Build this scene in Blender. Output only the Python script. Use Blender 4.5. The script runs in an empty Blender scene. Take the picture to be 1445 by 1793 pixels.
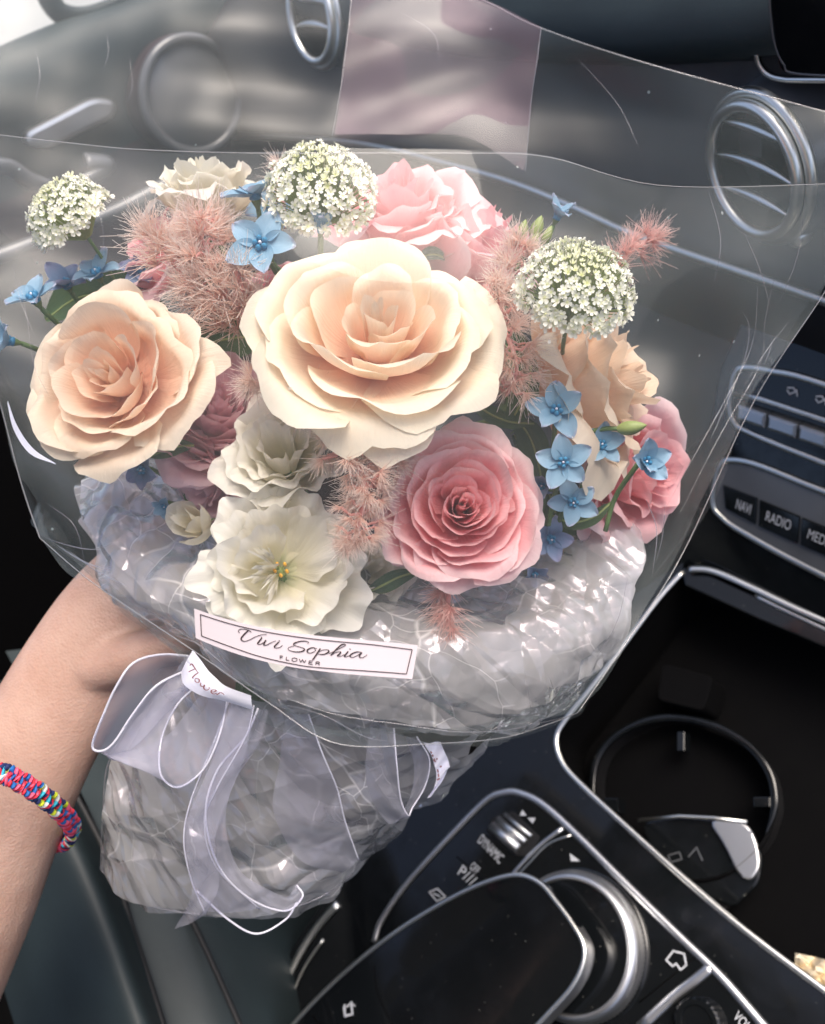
import bpy, bmesh, math, random
import numpy as np
from mathutils import Vector, Matrix, noise

random.seed(11)
rng = np.random.default_rng(11)
sc = bpy.context.scene
COL = sc.collection
R_ = math.radians

# ------------------------------------------------------------------ camera
FPX = 1553.0
_L = Vector((-.616, -.41, .673)).normalized()
_F = Vector((.629, -.770, .107)); _F = (_F - _L * _F.dot(_L)).normalized()
_D = _L.cross(_F)
# rows: world axes (x right, y forward, z up) written in lens axes (right, down, away)
def C2W(v):
    v = Vector(v)
    return Vector((-v.dot(_L), v.dot(_F), -v.dot(_D)))
def W2C(w):
    return -_L * w[0] + _F * w[1] - _D * w[2]
def P(px, py, d):
    return C2W(((px - 722.5) / FPX * d, (py - 896.5) / FPX * d, d))
cam_d = bpy.data.cameras.new('camera'); cam = bpy.data.objects.new('camera', cam_d); COL.objects.link(cam)
X, Y, Z = C2W((1, 0, 0)), C2W((0, -1, 0)), C2W((0, 0, -1))
cam.matrix_world = Matrix(((X.x, Y.x, Z.x, 0), (X.y, Y.y, Z.y, 0), (X.z, Y.z, Z.z, 0), (0, 0, 0, 1)))
cam_d.sensor_fit = 'VERTICAL'; cam_d.sensor_height = 24; cam_d.lens = 24 * FPX / 1793
cam_d.clip_start = .01; cam_d.clip_end = 200
cam_d.dof.use_dof = True; cam_d.dof.focus_distance = .275; cam_d.dof.aperture_fstop = 11
sc.camera = cam

# ------------------------------------------------------------------ light
w = bpy.data.worlds.new('World'); sc.world = w; w.use_nodes = True
nt = w.node_tree; nt.nodes.clear()
sky = nt.nodes.new('ShaderNodeTexSky'); sky.sky_type = 'NISHITA'; sky.sun_disc = False
SUN_EL, SUN_AZ = 60, 32       # azimuth from the car's forward axis, to the right
sky.sun_elevation = R_(SUN_EL); sky.sun_rotation = R_(SUN_AZ); sky.air_density = .6; sky.dust_density = 4.5; sky.ozone_density = .6
bg = nt.nodes.new('ShaderNodeBackground'); bg.inputs[1].default_value = .15
out = nt.nodes.new('ShaderNodeOutputWorld')
nt.links.new(sky.outputs[0], bg.inputs[0]); nt.links.new(bg.outputs[0], out.inputs[0])
sl = bpy.data.lights.new('sun', 'SUN'); sl.energy = 1.35; sl.angle = R_(32); sl.color = (1, .91, .80)
so = bpy.data.objects.new('sun', sl); COL.objects.link(so)
sd = Vector((math.sin(R_(SUN_AZ)) * math.cos(R_(SUN_EL)), math.cos(R_(SUN_AZ)) * math.cos(R_(SUN_EL)), math.sin(R_(SUN_EL))))
so.rotation_euler = sd.to_track_quat('Z', 'Y').to_euler()
sc.view_settings.view_transform = 'Standard'; sc.view_settings.look = 'None'
sc.view_settings.exposure = .95; sc.view_settings.gamma = 1
sc.render.engine = 'CYCLES'
sc.cycles.use_denoising = True
sc.cycles.max_bounces = 14; sc.cycles.transparent_max_bounces = 32; sc.cycles.transmission_bounces = 10
sc.cycles.diffuse_bounces = 9; sc.cycles.glossy_bounces = 4
sc.cycles.sample_clamp_indirect = 6; sc.cycles.caustics_reflective = False; sc.cycles.caustics_refractive = False

# ------------------------------------------------------------------ materials
class NT:
    def __init__(s, name):
        s.m = bpy.data.materials.new(name); s.m.use_nodes = True; s.t = s.m.node_tree; s.t.nodes.clear()
        s.out = s.t.nodes.new('ShaderNodeOutputMaterial')
    def n(s, typ, **kw):
        nd = s.t.nodes.new('ShaderNode' + typ)
        for k, v in kw.items():
            if k.startswith('i_'):
                nd.inputs[k[2:].replace('_', ' ')].default_value = v
            else: setattr(nd, k, v)
        return nd
    def l(s, a, b): s.t.links.new(a, b)
    def surf(s, sh): s.l(sh, s.out.inputs[0]); return s.m

def rgb(*c): return (c[0], c[1], c[2], 1)
def ramp(N, fac, stops, interp='LINEAR'):
    r = N.n('ValToRGB'); r.color_ramp.interpolation = interp
    e = r.color_ramp.elements
    while len(e) < len(stops): e.new(.5)
    for el, (p, c) in zip(e, stops): el.position = p; el.color = rgb(*c) if len(c) == 3 else c
    N.l(fac, r.inputs[0]); return r.outputs[0]

def mat_plain(name, col, rough=.5, metal=0, coat=0, bump=0, scale=200, var=.12, ior=1.5, coat_rough=.03, aniso=0):
    N = NT(name); b = N.n('BsdfPrincipled')
    tc = N.n('TexCoord'); nz = N.n('TexNoise', i_Scale=scale * .15, i_Detail=5.0)
    N.l(tc.outputs['Object'], nz.inputs[0])
    lo = tuple(c * (1 - var) for c in col); hi = tuple(min(1, c * (1 + var)) for c in col)
    N.l(ramp(N, nz.outputs[0], [(.3, lo), (.7, hi)]), b.inputs['Base Color'])
    rr = N.n('MapRange', i_To_Min=max(0.0, rough * .85), i_To_Max=min(1.0, rough * 1.2)); N.l(nz.outputs[0], rr.inputs[0]); N.l(rr.outputs[0], b.inputs['Roughness'])
    b.inputs['Metallic'].default_value = metal; b.inputs['IOR'].default_value = ior
    b.inputs['Coat Weight'].default_value = coat; b.inputs['Coat Roughness'].default_value = coat_rough
    if bump:
        n2 = N.n('TexNoise', i_Scale=scale * 4, i_Detail=3.0); N.l(tc.outputs['Object'], n2.inputs[0])
        bp = N.n('Bump', i_Strength=bump, i_Distance=.0006); N.l(n2.outputs[0], bp.inputs['Height']); N.l(bp.outputs[0], b.inputs['Normal'])
    return N.surf(b.outputs[0])

def mat_gloss(name, col, dust=.05):
    N = NT(name); b = N.n('BsdfPrincipled', i_Roughness=.09); tc = N.n('TexCoord')
    vo = N.n('TexVoronoi', i_Scale=420.0); N.l(tc.outputs['Object'], vo.inputs[0])
    sp = N.n('SeparateXYZ'); N.l(vo.outputs['Color'], sp.inputs[0])
    a = N.n('Math', operation='LESS_THAN'); a.inputs[1].default_value = .14; N.l(vo.outputs['Distance'], a.inputs[0])
    c = N.n('Math', operation='GREATER_THAN'); c.inputs[1].default_value = .95; N.l(sp.outputs[0], c.inputs[0])
    m = N.n('Math', operation='MULTIPLY'); N.l(a.outputs[0], m.inputs[0]); N.l(c.outputs[0], m.inputs[1])
    mx = N.n('MixRGB'); mx.inputs[1].default_value = rgb(*col); mx.inputs[2].default_value = (.10, .10, .09, 1); N.l(m.outputs[0], mx.inputs[0]); N.l(mx.outputs[0], b.inputs['Base Color'])
    nz = N.n('TexNoise', i_Scale=22.0, i_Detail=6.0, i_Roughness=.7); N.l(tc.outputs['Object'], nz.inputs[0])
    mp = N.n('MapRange', i_From_Min=.45, i_From_Max=.75, i_To_Min=.06, i_To_Max=.30); N.l(nz.outputs[0], mp.inputs[0]); N.l(mp.outputs[0], b.inputs['Roughness'])
    return N.surf(b.outputs[0])

def mat_leather(name, col):
    N = NT(name); b = N.n('BsdfPrincipled', i_Roughness=.56); b.inputs['Base Color'].default_value = rgb(*col)
    tc = N.n('TexCoord'); v = N.n('TexVoronoi', i_Scale=1100.0, feature='DISTANCE_TO_EDGE'); N.l(tc.outputs['Object'], v.inputs[0])
    n = N.n('TexNoise', i_Scale=18.0, i_Detail=6.0); N.l(tc.outputs['Object'], n.inputs[0])
    N.l(ramp(N, n.outputs[0], [(.3, tuple(c * .8 for c in col)), (.75, tuple(c * 1.25 for c in col))]), b.inputs['Base Color'])
    bp = N.n('Bump', i_Strength=.25, i_Distance=.0004); N.l(v.outputs[0], bp.inputs['Height'])
    bp2 = N.n('Bump', i_Strength=.3, i_Distance=.004); N.l(n.outputs[0], bp2.inputs['Height']); N.l(bp.outputs[0], bp2.inputs['Normal']); N.l(bp2.outputs[0], b.inputs['Normal'])
    return N.surf(b.outputs[0])

def mat_petal(name, stops, trans=.42, vein=.9, rough=.5):
    """colour runs along the petal (uv.y: base 0 .. rim 1) as the pigment of a rose does"""
    N = NT(name)
    uv = N.n('UVMap'); sp = N.n('SeparateXYZ'); N.l(uv.outputs[0], sp.inputs[0])
    mp = N.n('Mapping'); mp.inputs['Scale'].default_value = (26, 2.2, 1); N.l(uv.outputs[0], mp.inputs[0])
    oi = N.n('ObjectInfo')
    cx = N.n('CombineXYZ'); N.l(oi.outputs['Random'], cx.inputs[0]); N.l(oi.outputs['Random'], cx.inputs[1])
    sc_ = N.n('VectorMath', operation='SCALE'); sc_.inputs['Scale'].default_value = 40; N.l(cx.outputs[0], sc_.inputs[0])
    ad = N.n('VectorMath', operation='ADD'); N.l(mp.outputs[0], ad.inputs[0]); N.l(sc_.outputs[0], ad.inputs[1])
    nz = N.n('TexNoise', i_Scale=1.0, i_Detail=6.0, i_Roughness=.65); N.l(ad.outputs[0], nz.inputs[0])
    mo = N.n('TexNoise', i_Scale=4.0, i_Detail=4.0); N.l(uv.outputs[0], mo.inputs[0])
    a = N.n('MapRange', i_To_Min=-.13, i_To_Max=.13); N.l(mo.outputs[0], a.inputs[0])
    f = N.n('Math', operation='ADD'); N.l(sp.outputs[1], f.inputs[0]); N.l(a.outputs[0], f.inputs[1])
    col = ramp(N, f.outputs[0], stops)
    vr = N.n('MapRange', i_To_Min=.93, i_To_Max=1.05); N.l(nz.outputs[0], vr.inputs[0])
    mul = N.n('VectorMath', operation='SCALE'); N.l(col, mul.inputs[0]); N.l(vr.outputs[0], mul.inputs['Scale'])
    b = N.n('BsdfPrincipled', i_Roughness=rough); N.l(mul.outputs[0], b.inputs['Base Color'])
    b.inputs['Sheen Weight'].default_value = .15; b.inputs['Specular IOR Level'].default_value = .3
    tr = N.n('BsdfTranslucent'); N.l(mul.outputs[0], tr.inputs[0])
    bp = N.n('Bump', i_Strength=vein, i_Distance=.0006); N.l(nz.outputs[0], bp.inputs['Height'])
    N.l(bp.outputs[0], b.inputs['Normal'])
    mx = N.n('MixShader', i_Fac=trans); N.l(b.outputs[0], mx.inputs[1]); N.l(tr.outputs[0], mx.inputs[2])
    return N.surf(mx.outputs[0])

def mat_film(name, tint=(1, 1, 1), gloss=1.0, haze=.03, hazecol=(.8, .8, .85), rough=.04, bump=0.0, irid=False, cap=.16, crumple=0, specks=0):
    N = NT(name)
    tp = N.n('BsdfTransparent'); tp.inputs[0].default_value = rgb(*tint)
    gl = N.n('BsdfGlossy', i_Roughness=rough)
    df = N.n('BsdfDiffuse'); df.inputs[0].default_value = rgb(*hazecol)
    tl = N.n('BsdfTranslucent'); tl.inputs[0].default_value = rgb(*hazecol)
    tc = N.n('TexCoord')
    fr = N.n('Fresnel', i_IOR=1.45)
    if bump:
        nz = N.n('TexNoise', i_Scale=14.0, i_Detail=3.0); N.l(tc.outputs['Object'], nz.inputs[0])
        bp = N.n('Bump', i_Strength=bump, i_Distance=.01); N.l(nz.outputs[0], bp.inputs['Height'])
        N.l(bp.outputs[0], gl.inputs['Normal']); N.l(bp.outputs[0], fr.inputs['Normal'])
    if crumple:      # creased film: small facets that face their own way, and whitened crease lines
        wn = N.n('TexNoise', i_Scale=30.0, i_Detail=2.0); N.l(tc.outputs['Object'], wn.inputs[0])
        wv = N.n('VectorMath', operation='SCALE'); wv.inputs['Scale'].default_value = .022; N.l(wn.outputs['Color'], wv.inputs[0])
        wa = N.n('VectorMath', operation='ADD'); N.l(tc.outputs['Object'], wa.inputs[0]); N.l(wv.outputs[0], wa.inputs[1])
        geo = N.n('NewGeometry'); acc = geo.outputs['Normal']; masks = []
        for scl, st, lw_ in ((24.0, .58, .018), (60.0, .40, .016)):
            st_ = N.n('Mapping'); st_.inputs['Scale'].default_value = (1, 1, .4); N.l(wa.outputs[0], st_.inputs[0])
            vo = N.n('TexVoronoi', i_Scale=scl); N.l(st_.outputs[0], vo.inputs[0])
            sb = N.n('VectorMath', operation='SUBTRACT'); sb.inputs[1].default_value = (.5, .5, .5); N.l(vo.outputs['Color'], sb.inputs[0])
            sq = N.n('VectorMath', operation='SCALE'); sq.inputs['Scale'].default_value = st * crumple; N.l(sb.outputs[0], sq.inputs[0])
            ad = N.n('VectorMath', operation='ADD'); N.l(acc, ad.inputs[0]); N.l(sq.outputs[0], ad.inputs[1]); acc = ad.outputs[0]
            ve = N.n('TexVoronoi', i_Scale=scl, feature='DISTANCE_TO_EDGE'); N.l(st_.outputs[0], ve.inputs[0])
            mr = N.n('MapRange', i_From_Min=0.0, i_From_Max=lw_, i_To_Min=.50, i_To_Max=0.0); N.l(ve.outputs[0], mr.inputs[0]); masks.append(mr.outputs[0])
        nm = N.n('VectorMath', operation='NORMALIZE'); N.l(acc, nm.inputs[0]); N.l(nm.outputs[0], gl.inputs['Normal']); N.l(nm.outputs[0], fr.inputs['Normal'])
    if irid:
        lw = N.n('LayerWeight', i_Blend=.5)
        N.l(ramp(N, lw.outputs['Facing'], [(0, (.95, .93, 1)), (.25, (1, .84, .93)), (.45, (.78, .95, 1)), (.65, (.9, .85, 1)), (.85, (.85, 1, .95)), (1, (1, 1, 1))]), gl.inputs[0])
    g = N.n('Math', operation='MULTIPLY'); g.use_clamp = True; g.inputs[1].default_value = gloss; N.l(fr.outputs[0], g.inputs[0])
    mn = N.n('Math', operation='MINIMUM'); mn.inputs[1].default_value = cap; N.l(g.outputs[0], mn.inputs[0]); g = mn
    hz = N.n('MixShader', i_Fac=.5); N.l(df.outputs[0], hz.inputs[1]); N.l(tl.outputs[0], hz.inputs[2])
    # dust and streaks in the haze
    n2 = N.n('TexNoise', i_Scale=9.0, i_Detail=3.0, i_Roughness=.5); N.l(tc.outputs['Object'], n2.inputs[0])
    hm = N.n('MapRange', i_From_Min=.3, i_From_Max=.75, i_To_Min=haze * .5, i_To_Max=haze * 1.6); N.l(n2.outputs[0], hm.inputs[0])
    hs = hm.outputs[0]
    if specks:
        vs_ = N.n('TexVoronoi', i_Scale=150.0); N.l(tc.outputs['Object'], vs_.inputs[0])
        near = N.n('Math', operation='LESS_THAN'); near.inputs[1].default_value = .09; N.l(vs_.outputs['Distance'], near.inputs[0])
        sp_ = N.n('SeparateXYZ'); N.l(vs_.outputs['Color'], sp_.inputs[0]); rare = N.n('Math', operation='GREATER_THAN'); rare.inputs[1].default_value = .93; N.l(sp_.outputs[0], rare.inputs[0])
        pk = N.n('Math', operation='MULTIPLY'); N.l(near.outputs[0], pk.inputs[0]); N.l(rare.outputs[0], pk.inputs[1])
        pk2 = N.n('Math', operation='MULTIPLY'); pk2.inputs[1].default_value = specks; N.l(pk.outputs[0], pk2.inputs[0])
        sm0 = N.n('Math', operation='ADD'); N.l(hs, sm0.inputs[0]); N.l(pk2.outputs[0], sm0.inputs[1]); hs = sm0.outputs[0]
    if crumple:
        bn = N.n('TexNoise', i_Scale=26.0, i_Detail=2.0); N.l(tc.outputs['Object'], bn.inputs[0])
        bm_ = N.n('MapRange', i_From_Min=.42, i_From_Max=.60); N.l(bn.outputs[0], bm_.inputs[0])
        for mk in masks:
            pm = N.n('Math', operation='MULTIPLY'); N.l(mk, pm.inputs[0]); N.l(bm_.outputs[0], pm.inputs[1])
            sm = N.n('Math', operation='ADD'); N.l(hs, sm.inputs[0]); N.l(pm.outputs[0], sm.inputs[1]); hs = sm.outputs[0]
    m1 = N.n('MixShader'); N.l(hs, m1.inputs[0]); N.l(tp.outputs[0], m1.inputs[1]); N.l(hz.outputs[0], m1.inputs[2])
    m2 = N.n('MixShader'); N.l(g.outputs[0], m2.inputs[0]); N.l(m1.outputs[0], m2.inputs[1]); N.l(gl.outputs[0], m2.inputs[2])
    return N.surf(m2.outputs[0])

M = {}
M['cream'] = mat_petal('cream_petal', [(.0, (.84, .44, .29)), (.36, (.88, .60, .43)), (.64, (.89, .75, .57)), (1, (.90, .85, .70))])
M['peach'] = mat_petal('peach_petal', [(.0, (.84, .44, .29)), (.40, (.87, .59, .42)), (.72, (.88, .71, .54)), (1, (.89, .80, .65))])
M['pink'] = mat_petal('pink_petal', [(.0, (.86, .22, .26)), (.40, (.91, .35, .38)), (.74, (.92, .53, .55)), (1, (.92, .72, .72))])
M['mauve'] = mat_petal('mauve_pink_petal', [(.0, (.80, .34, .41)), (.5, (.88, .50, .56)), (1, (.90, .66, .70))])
M['white'] = mat_petal('white_petal', [(.0, (.60, .64, .30)), (.25, (.86, .82, .62)), (.6, (.90, .87, .76)), (1, (.92, .90, .82))], trans=.4, vein=.9)
M['ivory'] = mat_petal('ivory_petal', [(.0, (.75, .66, .40)), (.4, (.86, .80, .62)), (1, (.90, .88, .80))])
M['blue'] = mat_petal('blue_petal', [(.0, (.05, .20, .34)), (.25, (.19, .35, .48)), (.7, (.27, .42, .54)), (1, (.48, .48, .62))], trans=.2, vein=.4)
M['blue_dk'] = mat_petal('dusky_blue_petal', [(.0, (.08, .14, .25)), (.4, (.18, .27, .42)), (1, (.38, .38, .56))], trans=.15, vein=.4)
M['corona'] = mat_plain('corona_blue', (.03, .20, .36), .5)
M['floret'] = mat_petal('lace_floret', [(.0, (.74, .77, .42)), (.3, (.88, .88, .72)), (1, (.92, .92, .84))], trans=.3, vein=.1)
M['floret_g'] = mat_petal('lace_floret_green', [(.0, (.66, .70, .28)), (.4, (.84, .85, .54)), (1, (.90, .90, .72))], trans=.3, vein=.1)
M['green'] = mat_plain('stem_green', (.10, .17, .05), .5, bump=.2)
M['green_y'] = mat_plain('pale_bud_green', (.26, .32, .10), .5, bump=.2)
M['leaf'] = mat_petal('leaf_green', [(0, (.05, .10, .04)), (1, (.09, .16, .06))], trans=.25)
M['anther'] = mat_plain('anther_yellow', (.75, .40, .04), .6, bump=.4)
M['plume'] = mat_petal('plume_pink', [(0, (.99, .72, .62)), (.5, (.99, .83, .74)), (1, (.99, .94, .89))], trans=.6, vein=0)
M['plume2'] = mat_petal('plume_deep_pink', [(0, (.93, .58, .53)), (.5, (.96, .70, .65)), (1, (.97, .82, .77))], trans=.6, vein=0)
M['film'] = mat_film('clear_film', tint=(.97, .97, .975), gloss=.55, haze=.055, hazecol=(.72, .82, .82), bump=0, cap=.024, specks=.35)  # haze colour carries the cool grey-green of reflections in the film
M['film_b'] = mat_film('clear_film_back', tint=(.96, .96, .96), gloss=.7, haze=.075, hazecol=(.66, .80, .80), rough=.34, bump=0, cap=.045, specks=.4)  # same cool reflection tint put into the haze colour
M['film_p'] = mat_film('pink_film', tint=(.95, .86, .91), gloss=.9, haze=.2, hazecol=(.72, .55, .62), rough=.34, bump=0, cap=.03)
M['pearl'] = mat_film('pearl_film', tint=(.93, .93, .95), gloss=2.2, haze=.40, hazecol=(.98, .965, .95), rough=.10, irid=True, cap=.7, crumple=1.0)
M['organza'] = mat_film('organza', tint=(.92, .92, .96), gloss=.4, haze=.27, hazecol=(.82, .82, .93), rough=.3)
M['satin'] = mat_plain('satin_ribbon', (.78, .78, .88), .35, bump=.15)
M['cord'] = mat_plain('white_wire', (.62, .62, .70), .45, bump=.3)
M['paper'] = mat_plain('label_paper', (.56, .50, .52), .6, var=.03)
M['ink'] = mat_plain('brown_ink', (.03, .015, .015), .5)
M['inkred'] = mat_plain('red_brown_ink', (.22, .08, .08), .5)
M['gloss'] = mat_gloss('piano_black', (.005, .006, .007))
M['black'] = mat_plain('black_plastic', (.004, .004, .005), .6, bump=.4, scale=500)
M['black2'] = mat_plain('black_rubber', (.0016, .0016, .002), .9, bump=.2, scale=500, ior=1.2)
M['dash'] = mat_plain('dash_veneer', (.095, .100, .108), .32, coat=.5, bump=.05, coat_rough=.1)
M['wine'] = mat_plain('door_panel_wine', (.035, .022, .026), .42)
M['chrome'] = mat_plain('satin_chrome', (.93, .93, .87), .30, metal=1, var=.04)
M['chrome2'] = mat_plain('brushed_silver', (.70, .71, .72), .36, metal=1, var=.05)
M['leather'] = mat_leather('teal_leather', (.022, .034, .037))
M['leather2'] = mat_leather('black_leather', (.012, .012, .013))
M['print'] = mat_plain('grey_print', (.55, .57, .6), .6)
M['head'] = mat_plain('headliner', (.20, .19, .18), .9)
M['ground'] = mat_plain('concrete', (.45, .45, .43), .9, bump=.3, scale=4)
M['tissue'] = mat_plain('cream_tissue', (.80, .70, .52), .8, bump=.4)

# skin
N = NT('skin'); b = N.n('BsdfPrincipled', i_Roughness=.45)
tc = N.n('TexCoord'); n1 = N.n('TexNoise', i_Scale=38.0, i_Detail=7.0, i_Roughness=.65); N.l(tc.outputs['Object'], n1.inputs[0])
N.l(ramp(N, n1.outputs[0], [(.3, (.44, .27, .205)), (.55, (.51, .335, .265)), (.75, (.55, .375, .30))]), b.inputs['Base Color'])
b.inputs['Subsurface Weight'].default_value = .25; b.inputs['Subsurface Radius'].default_value = (.012, .005, .003); b.inputs['Subsurface Scale'].default_value = .6
v = N.n('TexVoronoi', i_Scale=900.0); N.l(tc.outputs['Object'], v.inputs[0])
bp = N.n('Bump', i_Strength=.35, i_Distance=.0005); N.l(v.outputs[0], bp.inputs['Height']); bq = N.n('Bump', i_Strength=.3, i_Distance=.002); N.l(n1.outputs[0], bq.inputs['Height']); N.l(bp.outputs[0], bq.inputs['Normal']); N.l(bq.outputs[0], b.inputs['Normal'])
M['skin'] = N.surf(b.outputs[0])
THREADS = []
for nm, c in (('blue', (.01, .13, .42)), ('red', (.75, .03, .06)), ('pink', (.85, .12, .22)), ('yellow', (.60, .68, .03)), ('cyan', (.03, .40, .55)), ('navy', (.01, .02, .10)), ('white', (.75, .75, .7))):
    THREADS.append(mat_plain('thread_' + nm, c, .6, bump=.6, scale=600))

# ------------------------------------------------------------------ object helpers
def link(o, parent=None):
    COL.objects.link(o)
    if parent is not None: o.parent = parent
    return o
def tag(o, label=None, cat=None, group=None, kind=None):
    if label: o['label'] = label
    if cat: o['category'] = cat
    if group: o['group'] = group
    if kind: o['kind'] = kind
    return o
def empty(name, loc, label, cat, group=None, axis=None, spin=0):
    o = bpy.data.objects.new(name, None); o.empty_display_size = .01; link(o)
    q = Vector(axis).to_track_quat('Z', 'Y').to_matrix().to_4x4() if axis is not None else Matrix()
    o.matrix_world = Matrix.Translation(loc) @ q @ Matrix.Rotation(spin, 4, 'Z')
    return tag(o, label, cat, group)
def mesh(name, vs, fs, mat, smooth=True, uv=None, mats=None, midx=None):
    me = bpy.data.meshes.new(name); me.from_pydata([tuple(v) for v in vs], [], fs)
    for m in (mats or [mat]): me.materials.append(m)
    if uv is not None:
        l = me.uv_layers.new(name='UVMap'); idx = np.empty(len(me.loops), dtype=np.int32); me.loops.foreach_get('vertex_index', idx)
        l.data.foreach_set('uv', np.asarray(uv, dtype=np.float32)[idx].ravel())
    if midx is not None: me.polygons.foreach_set('material_index', midx)
    if smooth: me.polygons.foreach_set('use_smooth', [True] * len(me.polygons))
    me.update(); return me
def ob(name, me, parent=None, local=False):
    """me is in world coordinates unless local"""
    o = bpy.data.objects.new(name, me); link(o)
    if parent is not None:
        o.parent = parent
        if not local: o.matrix_parent_inverse = parent.matrix_world.inverted()
    return o
def grid_faces(nu, nv, closed=False):
    fs = []
    for j in range(nv - 1):
        for i in range(nu if closed else nu - 1):
            a = j * nu + i; b_ = j * nu + (i + 1) % nu
            fs.append((a, b_, b_ + nu, a + nu))
    return fs
def catmull(pts, n, closed=False):
    p = [np.array(q, float) for q in pts]
    m = len(p)
    if m == 2: return [p[0] + (p[1] - p[0]) * t for t in np.linspace(0, 1, n)]
    if closed: g = lambda i: p[i % m]; seg = m
    else:
        seg = m - 1
        def g(i):
            if i < 0: return 2 * p[0] - p[1]
            if i >= m: return 2 * p[-1] - p[-2]
            return p[i]
    outp = []
    for t in np.linspace(0, seg, n, endpoint=not closed):
        i = min(int(t), seg - 1); s = t - i
        a, b1, c, d = g(i - 1), g(i), g(i + 1), g(i + 2)
        outp.append(.5 * (2 * b1 + (c - a) * s + (2 * a - 5 * b1 + 4 * c - d) * s * s + (3 * b1 - a - 3 * c + d) * s ** 3))
    return outp
def tube_data(path, rad, seg=8, closed=False, flat=1.0, up=None, caps=True):
    """rad number or list; flat scales the second axis (flat trim)"""
    path = [Vector(p) for p in path]; n = len(path)
    vs, fs = [], []; prev = None
    for i, p in enumerate(path):
        a = path[i - 1] if (i > 0 or closed) else path[0]; c = path[(i + 1) % n] if (i < n - 1 or closed) else path[-1]
        t = (c - a).normalized()
        if up is not None: s = t.cross(Vector(up)).normalized()
        else:
            if prev is None: s = t.orthogonal().normalized()
            else: s = (prev - t * prev.dot(t)).normalized()
        prev = s; u2 = s.cross(t)
        r = rad[i] if hasattr(rad, '__len__') else rad
        for k in range(seg):
            an = 2 * math.pi * k / seg
            vs.append(p + s * (r * math.cos(an)) + u2 * (r * flat * math.sin(an)))
    fs = grid_faces(seg, n, True)
    if closed: fs += [((n - 1) * seg + k, (n - 1) * seg + (k + 1) % seg, (k + 1) % seg, k) for k in range(seg)]
    elif caps: fs += [tuple(range(seg))[::-1], tuple((n - 1) * seg + k for k in range(seg))]
    return vs, fs
def tube(name, path, rad, mat, parent=None, seg=8, **kw):
    vs, fs = tube_data(path, rad, seg, **kw); return ob(name, mesh(name, vs, fs, mat), parent)
def join(parts):
    V, F = [], []
    for vs, fs in parts:
        o = len(V); V += list(vs); F += [tuple(i + o for i in f) for f in fs]
    return V, F
def sphere_data(c, r, nu=12, nv=8, sq=(1, 1, 1)):
    vs = []
    for j in range(nv):
        ph = math.pi * (j + .0001) / (nv - 1 + .0002)
        for i in range(nu):
            th = 2 * math.pi * i / nu
            vs.append(Vector(c) + Vector((math.sin(ph) * math.cos(th) * r * sq[0], math.sin(ph) * math.sin(th) * r * sq[1], math.cos(ph) * r * sq[2])))
    return vs, grid_faces(nu, nv, True)

# planes of the car's interior -------------------------------------------------
class Plane:
    def __init__(s, p0, n): s.p0 = Vector(p0); s.n = Vector(n).normalized()
    def at(s, px, py, off=0):
        r = C2W(((px - 722.5) / FPX, (py - 896.5) / FPX, 1)); q = s.p0 + s.n * off
        return r * (q.dot(s.n) / r.dot(s.n))
    def off(s, o): return Plane(s.p0 + s.n * o, s.n)
def tilted(p0, a): return Plane(p0, (0, -math.sin(R_(a)), math.cos(R_(a))))
def rounded(pts, r=.25, n=5, closed=True):
    """round polygon corners; r = share of the shorter neighbouring edge, or a list per corner"""
    P_ = [np.array(p, float) for p in pts]; m = len(P_); o = []
    for i in range(m):
        rr = r[i] if hasattr(r, '__len__') else r
        if (not closed and i in (0, m - 1)) or rr == 0: o.append(P_[i]); continue
        a, b_, c = P_[i - 1], P_[i], P_[(i + 1) % m]
        d = min(np.linalg.norm(a - b_), np.linalg.norm(c - b_)) * rr
        p, q = b_ + (a - b_) / np.linalg.norm(a - b_) * d, b_ + (c - b_) / np.linalg.norm(c - b_) * d
        for t in np.linspace(0, 1, n): o.append((1 - t) ** 2 * p + 2 * t * (1 - t) * b_ + t * t * q)
    return [tuple(x) for x in o]
def slab(name, pl, pix, top, thick, mat, parent=None, bevel=0.0008, r=0, n=5, smooth=False):
    """outline seen at pix lies on the plane raised by top; the body goes down from there"""
    if r: pix = rounded(pix, r, n)
    pts = [pl.at(x, y, top) for x, y in pix]
    bm = bmesh.new(); vs = [bm.verts.new(p) for p in pts]; f = bm.faces.new(vs); f.normal_update()
    if f.normal.dot(pl.n) < 0: f.normal_flip()
    e = bmesh.ops.extrude_face_region(bm, geom=[f])
    bmesh.ops.translate(bm, verts=[g for g in e['geom'] if isinstance(g, bmesh.types.BMVert)], vec=-pl.n * thick)
    bmesh.ops.recalc_face_normals(bm, faces=bm.faces)
    if bevel:
        ed = [e_ for e_ in bm.edges if all(abs((v.co - pl.p0).dot(pl.n) - top) < 1e-5 for v in e_.verts)]
        bmesh.ops.bevel(bm, geom=ed, offset=bevel, segments=2, affect='EDGES', profile=.6)
    me = bpy.data.meshes.new(name); bm.to_mesh(me); bm.free(); me.materials.append(mat)
    return ob(name, me, parent)
def prism(name, pts, vec, mat, parent=None, bevel=0):
    bm = bmesh.new(); f = bm.faces.new([bm.verts.new(p) for p in pts])
    e = bmesh.ops.extrude_face_region(bm, geom=[f])
    bmesh.ops.translate(bm, verts=[g for g in e['geom'] if isinstance(g, bmesh.types.BMVert)], vec=Vector(vec))
    bmesh.ops.recalc_face_normals(bm, faces=bm.faces)
    if bevel: bmesh.ops.bevel(bm, geom=list(bm.edges), offset=bevel, segments=2, affect='EDGES')
    me = bpy.data.meshes.new(name); bm.to_mesh(me); bm.free(); me.materials.append(mat)
    return ob(name, me, parent)
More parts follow.
